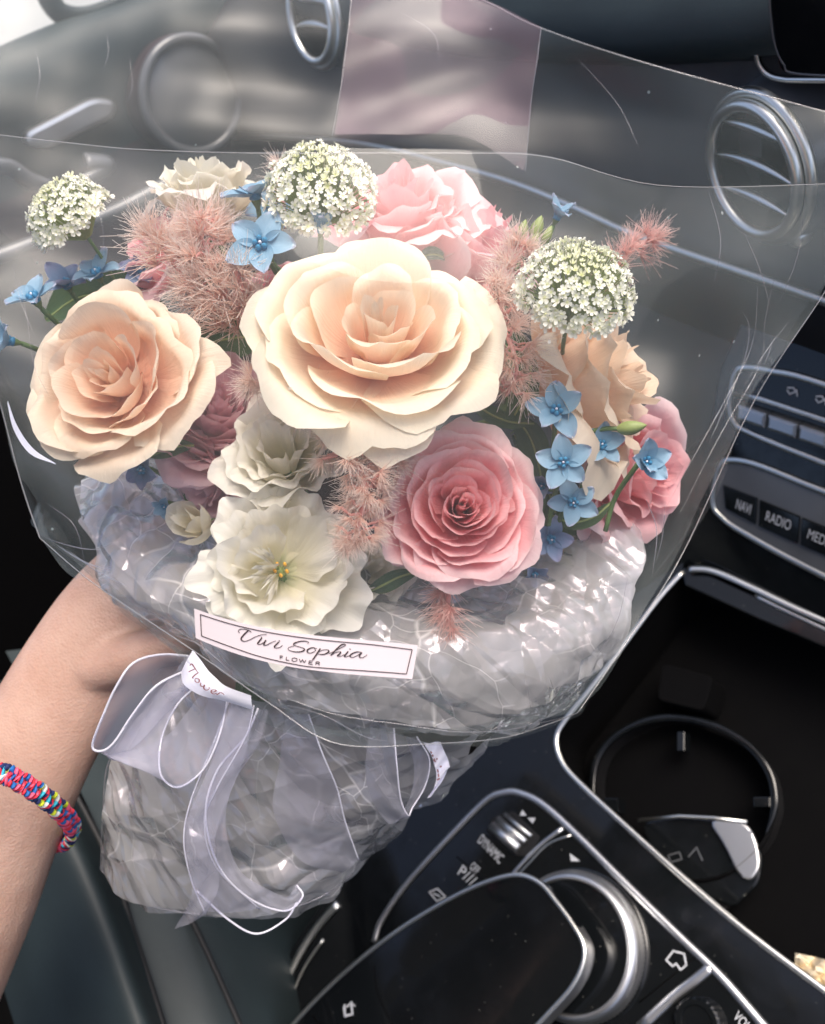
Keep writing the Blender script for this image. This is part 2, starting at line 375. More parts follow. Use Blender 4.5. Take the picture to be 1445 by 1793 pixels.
def text(name, s, pl, px, py, px2, py2, hpx, mat, parent=None, top=.0013, depth=.00015, shear=0):
    """flat print: baseline runs from (px,py) to (px2,py2), cap height hpx; lies on the plane"""
    cu = bpy.data.curves.new(name, 'FONT'); cu.body = s; cu.size = 1; cu.extrude = 0; cu.shear = shear
    tmp = bpy.data.objects.new('tmp', cu); COL.objects.link(tmp)
    dg = bpy.context.evaluated_depsgraph_get(); me = bpy.data.meshes.new_from_object(tmp.evaluated_get(dg))
    bpy.data.objects.remove(tmp); bpy.data.curves.remove(cu)
    co = np.array([v.co[:] for v in me.vertices]); x0, x1 = co[:, 0].min(), co[:, 0].max()
    a, b_ = pl.at(px, py, top), pl.at(px2, py2, top); e1 = (b_ - a); wd = e1.length; e1.normalize(); e2 = pl.n.cross(e1)
    if e2.dot(C2W((0, -1, 0))) < 0 and abs(px2 - px) > 5: e2 = -e2
    hh = hpx / FPX * W2C(a).z
    for v, c in zip(me.vertices, co):
        v.co = a + e1 * ((c[0] - x0) / (x1 - x0) * wd) + e2 * (c[1] / .7 * hh)
    me.materials.clear(); me.materials.append(mat); me.name = name
    return ob(name, me, parent)

# ================================================================== the car round the bouquet
vs = [(-60, -60, -1.35), (60, -60, -1.35), (60, 60, -1.35), (-60, 60, -1.35)]
g = ob('ground', mesh('ground', vs, [(0, 1, 2, 3)], M['ground'])); tag(g, kind='structure')

S1 = tilted(Plane((0, 0, 0), (0, 0, 1)).p0, 8)
S1.p0 = P(1030, 1640, .52)
S2 = tilted(S1.at(1250, 1000), 50)
S3 = tilted(S2.at(1420, 545), 74)

def stroke(name, pl, pix, wpx, mat, parent=None, top=.0008, closed=False, r=0, n=6, h=.5, seg=8, sink=0):
    """a raised trim bead that follows pixels on a plane; wpx its visible width"""
    if r: pix = rounded(pix, r, n, closed)
    pts = [pl.at(x, y, top) for x, y in pix]
    d = W2C(pts[len(pts) // 2]).z
    return tube(name, pts, wpx / FPX * d / 2, mat, parent, seg, closed=closed, up=pl.n, flat=h)
def mark(name, pl, polys, mat, parent=None, top=.0013, w=None):
    """flat printed symbol from pixel polylines drawn with width w (pixels) or filled polygons"""
    V, F = [], []
    for pg in polys:
        if w:
            for a, b in zip(pg[:-1], pg[1:]):
                dx, dy = b[0] - a[0], b[1] - a[1]; L = math.hypot(dx, dy); nx, ny = -dy / L * w / 2, dx / L * w / 2
                ex, ey = dx / L * w / 2, dy / L * w / 2
                q = [(a[0] + nx - ex, a[1] + ny - ey), (b[0] + nx + ex, b[1] + ny + ey), (b[0] - nx + ex, b[1] - ny + ey), (a[0] - nx - ex, a[1] - ny - ey)]
                o = len(V); V += [pl.at(x, y, top) for x, y in q]; F.append((o, o + 1, o + 2, o + 3))
        else:
            o = len(V); V += [pl.at(x, y, top) for x, y in pg]; F.append(tuple(range(o, o + len(pg))))
    return ob(name, mesh(name, V, F, mat, smooth=False), parent)

# ---- centre console ------------------------------------------------------------
con = empty('centre_console', S1.at(1100, 1500), 'glossy black centre console with chrome trim and an open storage tray', 'car console')
TRAY = [(1196, 1000), (1150, 1052), (1090, 1132), (1030, 1210), (990, 1260), (974, 1292), (982, 1330), (1012, 1368), (1100, 1450), (1200, 1540), (1300, 1625), (1445, 1735), (1640, 1880)]
tr_s = catmull(TRAY, 60)
left = [(1196, 985), (1120, 1035), (1010, 1130), (900, 1248), (820, 1330), (700, 1442), (600, 1535), (535, 1625), (488, 1710), (466, 1800), (450, 1990)]
outline = catmull(left, 40) + [(700, 2100), (1700, 2100)] + [tuple(p) for p in tr_s[::-1]]
slab('console_top', S1, [tuple(p) for p in outline], 0, .004, M['gloss'], con, bevel=0)
# flank going down to the footwell
lf = [S1.at(x, y, -.0005) for x, y in catmull(left, 40)]
vs = [p for p in lf] + [p + Vector((-.004, 0, -.012)) for p in lf] + [p + Vector((-.006, 0, -.34)) for p in lf]
ob('console_flank', mesh('console_flank', vs, grid_faces(40, 3), M['black']), con)
# tray walls and floor
tp = [S1.at(x, y, -.001) for x, y in tr_s] + [S1.at(1800, 1500, -.001), S1.at(1800, 1100, -.001)]
dn = Vector((0, 0, -1))
vs = tp + [p + dn * .055 for p in tp]; n = len(tp)
tray = ob('storage_tray', mesh('storage_tray', vs, [(i, (i + 1) % n, n + (i + 1) % n, n + i) for i in range(n)] + [tuple(range(n, 2 * n))], M['black2'], smooth=False), con)
# cup holder: a ring and its well, standing on the tray floor
S1c = S1.off(-.030); S1d = S1.off(-.046)
ringpx = [(1038, 1400), (1042, 1335), (1075, 1290), (1130, 1262), (1190, 1256), (1250, 1270), (1310, 1305), (1345, 1350), (1356, 1395), (1352, 1430), (1330, 1480), (1270, 1530), (1200, 1540), (1120, 1500), (1060, 1450)]
cup = empty('cup_holder', S1c.at(1200, 1380), 'black cup holder ring inside the storage tray', 'cup holder')
rp_ = [S1c.at(x, y) for x, y in catmull(ringpx, 48, True)]
lip = [S1c.at(x, y) for x, y in catmull([(1052, 1450)] + ringpx[:10] + [(1340, 1462)], 50)]
ob('ring', mesh('ring', *tube_data(lip, [.0024 * min(1, .15 + i / 9, .15 + (49 - i) / 9) for i in range(50)], 10, up=S1.n, flat=.4), M['gloss']), cup)
ob('ring_base', mesh('ring_base', *tube_data([p - S1.n * .004 for p in rp_], .0012, 8, closed=True, up=S1.n), M['black2']), cup)
vs = rp_ + [p - S1.n * .022 for p in rp_]; ob('well', mesh('well', vs, grid_faces(48, 2, True), M['black']), cup)
for x, y, wv, hv in ((1192, 1298, 14, 34), (1334, 1404, 30, 18), (1070, 1410, 26, 26)):
    slab('grip_tab', S1c, [(x - wv / 2, y - hv / 2), (x + wv / 2, y - hv / 2), (x + wv / 2, y + hv / 2), (x - wv / 2, y + hv / 2)], .001, .012, M['gloss'], cup, bevel=.0006)
slab('partition', S1c, rounded([(1160, 1160), (1250, 1185), (1232, 1245), (1150, 1225)], .2), .012, .03, M['black2'], cup, bevel=.001)
# socket lid with a bright lip
ash = empty('socket_flap', S1d.at(1200, 1450), 'dark flap with a bright silver corner lying in the tray', 'flap')
slab('flap', S1c, rounded([(1120, 1440), (1190, 1428), (1310, 1440), (1335, 1500), (1330, 1545), (1285, 1590), (1240, 1570), (1150, 1510)], .3), -.004, .004, M['gloss'], ash, bevel=.0015)
slab('silver_corner', S1c, rounded([(1236, 1433), (1308, 1440), (1326, 1475), (1332, 1520), (1312, 1545), (1290, 1528), (1268, 1478)], .5, 8), -.001, .003, M['chrome2'], ash, bevel=.0012)
stroke('bright_lip', S1c, [(1118, 1436), (1190, 1429), (1250, 1432), (1308, 1439)], 6, M['chrome'], ash, top=0)
slab('base_plate', S1c, rounded([(1150, 1500), (1290, 1480), (1280, 1600), (1180, 1580)], .3), -.010, .004, M['black'], ash, bevel=.001)
mark('symbol', S1c, [[(1170, 1498), (1190, 1492), (1194, 1504), (1174, 1510), (1170, 1498)], [(1206, 1500), (1220, 1484), (1230, 1506)]], M['dash'], ash, top=-.0025, w=2.4)
# crumpled paper tissue at the lower right corner
e = empty('paper_tissue', S1.at(1430, 1700, -.02), 'crumpled cream paper tissue in the lower right corner of the tray', 'tissue')
rs = np.random.default_rng(5); vs = []
for j in range(9):
    for i in range(13):
        x, y = 1392 + i * 9, 1668 + j * 8 + i * 2; vs.append(S1.at(x, y, -.014 + .006 * rs.random() + .006 * math.sin(i * 1.3 + j)))
ob('tissue', mesh('tissue', vs, grid_faces(13, 9), M['tissue'], smooth=False), e)
# chrome trims
tch = [(1196, 1000)] + TRAY[1:]
ob('tray_trim', mesh('tray_trim', *tube_data([S1.at(x, y, .0006) for x, y in catmull(tch, 80)], .0019, 10, up=S1.n, flat=.7), M['chrome']), con)
stroke('tray_rear_trim', S1, catmull([(1205, 996), (1250, 1000), (1320, 1030), (1400, 1068), (1500, 1110), (1620, 1160)], 30), 13, M['chrome'], con, top=.004)
stroke('roller_lid_edge', S1, catmull([(1322, 1042), (1400, 1080), (1500, 1125), (1620, 1175)], 20), 9, M['chrome'], con, top=.001)
slab('roller_lid', S1, [(1192, 992), (1225, 998), (1330, 1046), (1640, 1180), (1640, 1215), (1330, 1085), (1200, 1025)], .0002, .02, M['gloss'], con, bevel=.001)
stroke('console_side_trim', S1, catmull([(592, 1582), (552, 1628), (520, 1680), (494, 1740), (478, 1800), (470, 1880)], 30), 16, M['chrome'], con, top=.001)
stroke('console_side_trim', S1, catmull([(566, 1645), (530, 1700), (508, 1760), (500, 1830)], 20), 5, M['chrome'], con, top=.001)

# ---- control panel
cp = empty('control_panel', S1.at(900, 1550), 'control panel on the console with a silver frame, a drive mode roller and printed buttons', 'control panel')
fr = catmull([(655, 1650), (668, 1612), (712, 1548), (790, 1462), (850, 1402), (880, 1388), (908, 1388), (950, 1408), (1010, 1462), (1100, 1552), (1190, 1640), (1262, 1710), (1340, 1800), (1400, 1870)], 70)
slab('panel', S1, [tuple(p) for p in fr] + [(1000, 1960), (560, 1960)], .0006, .003, M['gloss'], cp, bevel=0)
stroke('frame', S1, fr, 13, M['chrome2'], cp, top=.001, h=.6)
stroke('frame_bar', S1, catmull([(985, 1450), (950, 1476), (918, 1508), (890, 1540)], 12), 8, M['chrome2'], cp, top=.001)
stroke('frame_bar', S1, catmull([(1000, 1462), (960, 1478), (926, 1512), (900, 1540)], 12), 3, M['chrome'], cp, top=.0014)
stroke('frame_bar', S1, catmull([(1246, 1692), (1215, 1718), (1180, 1745), (1120, 1800)], 12), 18, M['chrome2'], cp, top=.001)
stroke('button_gap', S1, [(700, 1618), (738, 1655)], 2.5, M['black2'], cp, top=.0006)
stroke('button_gap', S1, [(752, 1560), (800, 1606)], 2.5, M['black2'], cp, top=.0006)
stroke('button_gap', S1, [(800, 1500), (852, 1545)], 2.5, M['black2'], cp, top=.0006)
stroke('button_gap', S1, [(1228, 1668), (1120, 1755)], 3, M['black2'], cp, top=.0006)
# roller: three ridges in a slot
ro = slab('roller_slot', S1, rounded([(862, 1432), (898, 1420), (946, 1466), (925, 1500), (900, 1498), (850, 1455)], .15), .0014, .002, M['black'], cp, bevel=.0004)
for k, (a, b, wd) in enumerate((((862, 1446), (908, 1486), 20), ((872, 1434), (920, 1474), 13), ((884, 1426), (930, 1464), 8))):
    tube('roller_ridge', [S1.at(*a, .003), S1.at(*b, .003)], wd / FPX * .55 / 2, M['chrome2'], ro, 12)
mark('arrow_up', S1, [[(910, 1428), (922, 1428), (915, 1418)]], M['print'], cp)
mark('arrow_down', S1, [[(924, 1432), (938, 1432), (933, 1442)]], M['print'], cp)
text('dynamic_print', 'DYNAMIC', S1, 836, 1474, 874, 1513, 17, M['print'], cp)
text('off_print', 'OFF', S1, 822, 1520, 834, 1532, 14, M['print'], cp)
text('parking_print', 'P///\u25B2'.replace('\u25B2', ''), S1, 801, 1530, 826, 1554, 19, M['print'], cp)
mark('screen_symbol', S1, [[(752, 1562), (766, 1556), (780, 1570), (765, 1578), (752, 1562)], [(760, 1565), (770, 1569)]], M['print'], cp, w=2.2)
mark('back_symbol', S1, [[(604, 1760), (604, 1778), (617, 1776), (616, 1755)]], M['print'], cp, w=3, top=.0365)
mark('nav_arrow', S1, [[(998, 1494), (1016, 1508), (1000, 1508)]], M['print'], cp)
mark('home_symbol', S1, [[(1167, 1681), (1179, 1665), (1198, 1670), (1202, 1690), (1192, 1698), (1184, 1687), (1178, 1692), (1167, 1681)]], M['print'], cp, w=3.2)
text('volume_print', 'VOL', S1, 1283, 1782, 1306, 1807, 17, M['print'], cp)
vk = S1.at(1228, 1790, 0)
vs, fs = [], []
for q, (rr, zz) in enumerate(((.012, 0), (.012, .007), (.011, .008), (.0085, .008), (.008, .0065), (0.0001, .0065))):
    for i in range(48):
        a = 2 * math.pi * i / 48; k = rr * (1 + (.03 * (i % 2) if q in (1, 0) else 0))
        u1 = Vector((1, 0, 0)); u2 = S1.n.cross(u1); vs.append(vk + u1 * (k * math.cos(a)) + u2 * (k * math.sin(a)) + S1.n * zz)
ob('volume_knob', mesh('volume_knob', vs, grid_faces(48, 6, True), M['gloss'], smooth=False), cp)

# ---- rotary controller
ctr = S1.at(1010, 1655, .002) - S1.n * .004; u1 = Vector((1, 0, 0)); u2 = S1.n.cross(u1)
rk = empty('rotary_knob', ctr, 'round rotary knob with a knurled silver ring and black cap beside the touch pad', 'rotary knob')
def turned(name, prof, mat, parent, nseg=96, knurl=(), c=None, amp=.012):
    vs = []; c = c or ctr
    for q, (rr, zz) in enumerate(prof):
        for i in range(nseg):
            a = 2 * math.pi * i / nseg; k = rr * (1 + (amp * (i % 2) if q in knurl else 0))
            vs.append(c + u1 * (k * math.cos(a)) + u2 * (k * math.sin(a)) + S1.n * zz)
    return ob(name, mesh(name, vs, grid_faces(nseg, len(prof), True), mat), parent)
KR = .0405
turned('base_ring', [(KR * 1.05, 0), (KR * 1.10, .002), (KR * 1.02, .003), (KR * .95, .003)], M['gloss'], rk)
turned('knurled_ring', [(KR, .000), (KR, .0012), (KR, .0085), (KR, .0091)], M['chrome2'], rk, 200, (1, 2))
turned('silver_ring', [(KR * .995, .0092), (KR * 1.005, .010), (KR * .985, .0125), (KR * .93, .0150), (KR * .875, .0156), (KR * .86, .0146), (KR * .86, .013)], M['chrome2'], rk)
turned('cap', [(KR * .86, .0142), (KR * .5, .0146), (.0001, .0148)], M['gloss'], rk)

# ---- touch pad
S1t = S1.off(.034)
tpd = empty('touch_pad', S1t.at(850, 1680), 'raised black touch pad with a silver rim arching over the rotary knob', 'touch pad')
pad = catmull([(470, 1850), (520, 1786), (600, 1706), (690, 1634), (780, 1578), (850, 1545), (905, 1532), (945, 1546), (975, 1580), (1004, 1620), (1022, 1655), (1020, 1690), (1000, 1730), (960, 1775), (880, 1860)], 70)
slab('pad', S1t, [tuple(p) for p in pad] + [(700, 1980), (500, 1960)], 0, .010, M['gloss'], tpd, bevel=0)
stroke('rim', S1t, pad, 9, M['chrome'], tpd, top=.0002, h=.8)
# the rim is deep and bright along the right side
rs_ = [S1t.at(x, y, .0005) for x, y in pad[44:]]
vs = rs_ + [p + u1 * .003 - S1.n * .006 for p in rs_] + [p + u1 * .001 - S1.n * .012 for p in rs_]
ob('side_band', mesh('side_band', vs, grid_faces(len(rs_), 3), M['chrome2']), tpd)
stroke('surface_groove', S1t, catmull([(655, 1690), (662, 1740), (690, 1800)], 10), 2.2, M['black2'], tpd, top=.0002)
stroke('surface_groove', S1t, [(548, 1778), (585, 1830)], 3, M['black2'], tpd, top=.0002)
mark('back_symbol', S1t, [[(602, 1764), (604, 1780), (618, 1776), (614, 1757)], [(608, 1763), (614, 1756), (621, 1761)]], M['print'], tpd, w=2.6, top=.0005)

# gear boot of black leather left of the console
vs = []
for j in range(10):
    for i in range(14):
        x = 280 + i * 22 + j * 6; y = 1650 + (13 - i) * 9 + j * 26
        vs.append(P(x, y, .68 + .012 * math.sin(i * 1.1 + j * .5) + .02 * j))
e = ob('leather_boot', mesh('leather_boot', vs, grid_faces(14, 10), M['leather2'])); tag(e, 'creased black leather cover between the seat and the console', 'leather cover')

# ---- centre stack --------------------------------------------------------------
st = empty('centre_stack', S2.at(1350, 850), 'dark glossy centre stack with chrome framed rows of buttons', 'centre stack')
slab('stack_panel', S2, [(1165, 1010), (1215, 880), (1240, 760), (1262, 640), (1300, 560), (1420, 520), (1800, 640), (1800, 1280), (1445, 1110), (1250, 1008)], 0, .006, M['gloss'], st, bevel=.001)
fr2 = catmull([(1800, 1000), (1445, 862), (1330, 816), (1282, 806), (1262, 814), (1250, 850), (1248, 885), (1262, 905), (1300, 932), (1445, 1010), (1800, 1180)], 70)
stroke('radio_frame', S2, fr2, 11, M['chrome'], st, top=.001)
slab('radio_inset', S2, [tuple(p) for p in fr2], .0008, .002, M['dash'], st, bevel=0)
for k, (a, b, c, d_) in enumerate((((1266, 850), (1325, 873), (1322, 918), (1270, 890)), ((1330, 876), (1400, 905), (1396, 952), (1328, 921)), ((1404, 907), (1478, 937), (1474, 985), (1401, 954)), ((1482, 939), (1560, 970), (1556, 1020), (1478, 988)))):
    bt = slab('button', S2, [a, b, c, d_], .0022, .002, M['gloss'], st, bevel=.0005)
    s_ = ('NAVI', 'RADIO', 'MEDIA', 'TEL')[k]
    xy = ((1288, 890, 1313, 901), (1340, 911, 1383, 929), (1413, 942, 1458, 962), (1495, 976, 1530, 990))[k]
    text('button_print', s_, S2, *xy, 19, M['print'], bt, top=.0026)
fr3 = catmull([(1800, 800), (1445, 674), (1350, 650), (1302, 644), (1286, 655), (1280, 680), (1276, 708), (1284, 738), (1312, 758), (1445, 812), (1800, 950)], 70)
stroke('climate_frame', S2, fr3, 11, M['chrome'], st, top=.001)
slab('climate_inset', S2, [tuple(p) for p in fr3], .0008, .002, M['gloss'], st, bevel=0)
stroke('climate_bar', S2, [(1284, 690), (1330, 698), (1445, 736), (1700, 820)], 9, M['chrome'], st, top=.0014)
for k in range(4):
    x0, x1 = 1290 + k * 54, 1290 + k * 54 + 51; yy = lambda x: 708 + (x - 1290) * .335
    tg = slab('toggle', S2, [(x0, yy(x0)), (x1, yy(x1)), (x1 - 3, yy(x1) + 26), (x0 - 3, yy(x0) + 26)], .006, .006, M['chrome2'], st, bevel=.0018)
for x, y in ((1387, 685), (1437, 700)):
    mark('climate_symbol', S2, [[(x - 7, y - 6), (x + 3, y - 6), (x + 6, y + 1), (x - 4, y + 5), (x - 8, y - 1)], [(x + 8, y - 2), (x + 9, y + 8)]], M['print'], st, w=2.4, top=.0014)

# ---- dashboard -----------------------------------------------------------------
db = empty('dashboard', S3.at(1100, 300), 'dashboard with a grey gloss panel, leather top and a long chrome line', 'dashboard')
slab('fascia', S3, [(1800, 640), (1700, 120), (1445, 118), (1330, 100), (1180, 100), (1000, 92), (820, 60), (560, -60), (430, -60), (330, 120), (300, 300), (460, 640), (700, 900), (1000, 1000), (1290, 700)], 0, .01, M['dash'], db, bevel=0)
trm = catmull([(330, 236), (470, 240), (640, 255), (790, 290), (900, 322), (1000, 362), (1100, 408), (1200, 444), (1300, 478), (1400, 512), (1500, 548)], 60)
stroke('chrome_line', S3, trm, 17, M['chrome'], db, top=.006, h=.6)
# lower part juts out under the line
lw = [S3.at(x, y, .004) for x, y in trm]
vs = lw + [p + Vector((0, -.012, -.02)) for p in lw] + [p + Vector((0, -.010, -.10)) for p in lw] + [p + Vector((0, .06, -.20)) for p in lw]
ob('lower_dash', mesh('lower_dash', vs, grid_faces(len(lw), 4), M['black']), db)
# leather roll on top
tp = [S3.at(x, y, -.002) for x, y in catmull([(430, -60), (560, 20), (680, 60), (820, 88), (940, 97), (1060, 101), (1180, 101), (1330, 92), (1445, 88), (1700, 80)], 40)]
vs = []; prof = [(0, 0), (-.010, .004), (-.016, .012), (-.016, .022), (-.008, .034), (.010, .046), (.05, .062), (.12, .075), (.25, .08)]
for dy, dz in prof: vs += [p + Vector((0, dy, dz)) for p in tp]
ob('top_roll', mesh('top_roll', vs, grid_faces(40, len(prof)), M['leather']), db)

def vent(label, px, py, ax, rim_r, n_slat):
    """round air vent on the fascia; ax gives its facing"""
    n_ = Vector(ax).normalized(); c = S3.at(px, py, .016)
    e = empty('air_vent', c, label, 'air vent', 'round air vents', n_)
    a1 = Vector((1, 0, 0)); a1 = (a1 - n_ * a1.dot(n_)).normalized(); a2 = n_.cross(a1)
    ring = lambda r, z: [c + a1 * (r * math.cos(t)) + a2 * (r * math.sin(t)) + n_ * z for t in np.linspace(0, 2 * math.pi, 64, endpoint=False)]
    for nm, r, z, tr in (('outer_ring', rim_r, .002, .0026), ('inner_ring', rim_r * .88, .006, .0028)):
        ob(nm, mesh(nm, *tube_data(ring(r, z), tr, 10, closed=True), M['chrome']), e)
    hs_ = ring(rim_r * 1.03, 0) + ring(rim_r * 1.10, -.012) + ring(rim_r * 1.15, -.045)
    ob('housing', mesh('housing', hs_, grid_faces(64, 3, True), M['dash']), e)
    R1 = rim_r * .87; prof = [(R1, .005), (R1 * .97, .0), (R1 * .92, -.012)]
    vs = []
    for r, z in prof: vs += ring(r, z)
    vs.append(c - n_ * .012); k = len(vs) - 1
    ob('duct', mesh('duct', vs, grid_faces(64, 3, True) + [(128 + i, 128 + (i + 1) % 64, k) for i in range(64)], M['black2']), e)
    for s in range(n_slat):
        h = (s - (n_slat - 1) / 2) * rim_r * .48; half = math.sqrt(max(0, R1 * R1 - h * h)) * .93
        pts = [c + a1 * x + a2 * (h + .0035 * (1 - (x / R1) ** 2)) + n_ * .001 for x in np.linspace(-half, half, 16)]
        vs = [];
        for dz, dh in ((.0035, 0), (.0030, -.0016), (-.006, -.004), (-.006, -.003), (.002, .0008)): vs += [p + n_ * dz + a2 * dh for p in pts]
        sl_ = ob('slat', mesh('slat', vs, grid_faces(16, 5), M['gloss']), e)
        ob('slat_edge', mesh('slat_edge', *tube_data([p + n_ * .0036 for p in pts], [.0019 * math.sin(math.pi * (i + .6) / 16.2) + .0002 for i in range(16)], 8), M['chrome']), sl_)
    return e
VAX = (-.28, -.90, .28)
vent('round air vent with chrome double ring, right of the bouquet below the screen', 1336, 292, VAX, .0345, 3)
vent('round air vent at the top edge, behind the clear wrap', 557, 28, (-.04, -.82, .5), .031, 2)
# little ball knob by the right vent
c = S3.at(1400, 410, .006)
e = empty('ball_knob', c, 'small shiny ball knob under the right air vent', 'knob')
ob('ball', mesh('ball', *sphere_data(c, .0062, 20, 14), M['chrome']), e)
ob('collar', mesh('collar', *tube_data([c + C2W((.018, 0, 0)) * .5 + Vector((.010 * math.cos(t), 0, .010 * math.sin(t))) for t in np.linspace(0, 6.283, 32, endpoint=False)], .0009, 8, closed=True), M['chrome']), e)
# screen
SC = Plane(S3.at(1400, 100, .03), (-.10, -.97, .22))
e = empty('display_screen', SC.at(1420, 60), 'dark glossy display screen at the top right corner', 'screen')
slab('screen', SC, rounded([(1345, -80), (1349, 20), (1364, 132), (1800, 140), (1800, -80)], [0, .0, .25, 0, 0], 8), 0, .008, M['gloss'], e, bevel=.0012)
stroke('screen_edge', SC, catmull([(1345, -60), (1349, 20), (1356, 75), (1372, 112), (1402, 130), (1600, 136)], 30), 4, M['dash'], e, top=.0002)
SF = SC.off(-.012)
stroke('chrome_foot', SF, catmull([(1324, 94), (1328, 112), (1342, 130), (1368, 139), (1420, 141), (1700, 141)], 30), 10, M['chrome'], e, top=0)
slab('foot_plate', SF, [(1324, 94), (1328, 112), (1342, 130), (1368, 139), (1420, 141), (1700, 141), (1700, 60), (1330, 60)], -.001, .02, M['black'], e, bevel=0)

# ---- door and side window ------------------------------------------------------
DX = -.84
DP = Plane((DX, 0, 0), (1, 0, 0))
dr = empty('passenger_door', DP.at(300, 400), 'dark car door with a leather sill under the bright side window', 'car door')
sill = catmull([(-300, 200), (-120, 140), (0, 92), (60, 66), (130, 38), (210, 12), (260, -8), (420, -70)], 40)
sp = [DP.at(x, y, 0) for x, y in sill]
vs = []; prof = [(-.03, .0), (-.005, .003), (.012, -.006), (.020, -.025), (.016, -.05), (.004, -.075), (.0, -.11)]
for dx, dz in prof: vs += [p + Vector((dx, 0, dz)) for p in sp]
ob('door_sill', mesh('door_sill', vs, grid_faces(40, len(prof)), M['leather']), dr)
vs = [p + Vector((0, 0, -.105)) for p in sp] + [p + Vector((-.004, 0, -.3)) for p in sp] + [p + Vector((.03, 0, -.36)) for p in sp] + [Vector((DX + .03, p.y, -1.0)) for p in sp]
ob('door_panel', mesh('door_panel', vs, grid_faces(40, 4), M['wine']), dr)
ob('lower_panel', mesh('lower_panel', [(DX + .002, -2.0, -1.0), (DX + .002, .9, -1.0), (DX + .002, .9, -.42), (DX + .002, sp[0].y + .02, -.42), (DX + .002, sp[0].y + .02, sp[0].z - .03), (DX + .002, -2.0, sp[0].z - .03)], [(0, 1, 2, 3, 4, 5)], M['black2'], smooth=False), dr)
# loudspeaker with a pale ring
c = DP.at(335, 168, .035)
e = empty('door_speaker', c, 'round loudspeaker with a pale ring seen through the clear wrap', 'loudspeaker', axis=(1, 0, 0))
rg = lambda r, x: [c + Vector((x, r * math.cos(t), r * math.sin(t))) for t in np.linspace(0, 2 * math.pi, 48, endpoint=False)]
ob('ring', mesh('ring', *tube_data(rg(.046, .004), .0045, 10, closed=True), M['dash']), e)
ob('shell', mesh('shell', rg(.047, .002) + rg(.052, -.05), grid_faces(48, 2, True), M['wine']), e)
vs = rg(.044, .003) + rg(.030, .008) + rg(.012, .010); vs.append(c + Vector((.011, 0, 0)))
ob('grille', mesh('grille', vs, grid_faces(48, 3, True) + [(96 + i, 96 + (i + 1) % 48, 144) for i in range(48)], M['dash']), e)
# door handle and arm rest edges
e = empty('pull_bar', DP.at(130, 215, .02), 'pale rounded door handle bar at the left', 'pull bar')
slab('handle_bar', DP.off(.02), rounded([(45, 232), (165, 170), (204, 176), (204, 205), (85, 262), (48, 255)], .45, 8), 0, .012, M['chrome2'], e, bevel=.004)
e = empty('arm_rest', DP.at(90, 330, .03), 'curved grey arm rest trim below the door handle', 'arm rest')
tube('trim', catmull([DP.at(x, y, .04) for x, y in ((-60, 300), (10, 292), (60, 320), (120, 330), (180, 300), (190, 285), (150, 280))], 40), .008, M['dash'], e, 10, flat=.6)
tube('trim', catmull([DP.at(x, y, .05) for x, y in ((-60, 470), (60, 425), (200, 370), (300, 318))], 30), .006, M['dash'], e, 10)
# window: dark pillar between two panes, and a seal
wn = empty('side_window', DP.at(60, 20), 'overexposed side window with a dark dividing bar at the top left corner', 'window')
px_ = [(-300, 200), (-120, 140), (0, 92), (60, 66), (130, 38), (210, 12), (260, -8), (420, -70), (420, -500), (-300, -500)]
Mglass = mat_film('window_glass', tint=(.93, .96, .95), gloss=1.0, haze=.01)
ob('pane', mesh('pane', [DP.at(x, y, -.02) for x, y in px_], [tuple(range(len(px_)))], Mglass, smooth=False), wn)
bar = catmull([DP.at(x, y, -.012) for x, y in ((60, -80), (78, -25), (92, 8), (112, 26), (150, 30), (200, 14), (260, -14), (420, -80))], 40)
tube('dividing_bar', bar, .010, M['leather'], wn, 10, flat=.6)

# ---- seat, floor, roof ----------------------------------------------------------
se = empty('passenger_seat', (-.5, -.35, -.6), 'dark teal leather car seat with stitched seams behind the arm', 'car seat')
def seat_sheet(name, rows, mat, nu=30, nv=24):
    V = []; cols = [catmull([P(*p) for p in r], nu) for r in rows]
    for i in range(nu):
        for q in catmull([c_[i] for c_ in cols], nv): V.append(q)
    return ob(name, mesh(name, V, [(a, b, c_, d_) for a, b, c_, d_ in grid_faces(nv, nu)], mat), se)
seat_sheet('bolster', [[(-250, 1250, .66), (-60, 1560, .60), (60, 1900, .54)], [(-60, 1200, .60), (110, 1480, .54), (260, 1860, .48)], [(20, 1190, .64), (180, 1480, .58), (300, 1830, .53)]], M['leather'])
seat_sheet('cushion', [[(10, 1140, .655), (175, 1460, .59), (300, 1850, .54)], [(110, 1130, .68), (330, 1500, .61), (430, 1850, .55)], [(230, 1130, .72), (480, 1560, .66), (560, 1850, .60)], [(300, 1130, .80), (560, 1560, .74), (660, 1850, .68)]], M['leather'])
tube('seam', catmull([P(15, 1180, .640), P(178, 1478, .577), P(235, 1640, .555), P(300, 1840, .525)], 30), .0022, M['leather2'], se, 8)
tube('seam', catmull([P(150, 1250, .655), P(240, 1430, .612), P(345, 1630, .572), P(440, 1840, .53)], 30), .0018, M['leather2'], se, 8)
f_ = ob('cabin_floor', mesh('cabin_floor', [(-.86, -1.2, -.86), (.9, -1.2, -.86), (.9, .9, -.86), (-.86, .9, -.86)], [(0, 1, 2, 3)], M['black2'])); tag(f_, kind='structure')
def block(name, a, b, mat, parent=None):
    vs = [(x, y, z) for z in (a[2], b[2]) for y in (a[1], b[1]) for x in (a[0], b[0])]
    return ob(name, mesh(name, vs, [(0, 2, 3, 1), (4, 5, 7, 6), (0, 1, 5, 4), (2, 6, 7, 3), (0, 4, 6, 2), (1, 3, 7, 5)], mat, smooth=False), parent)
rf = empty('added_roof', (0, -.4, .35), 'unseen grey fabric headliner of the car roof, added above the camera', 'car roof')  # unseen roof added to darken reflections, cut back to let in sky
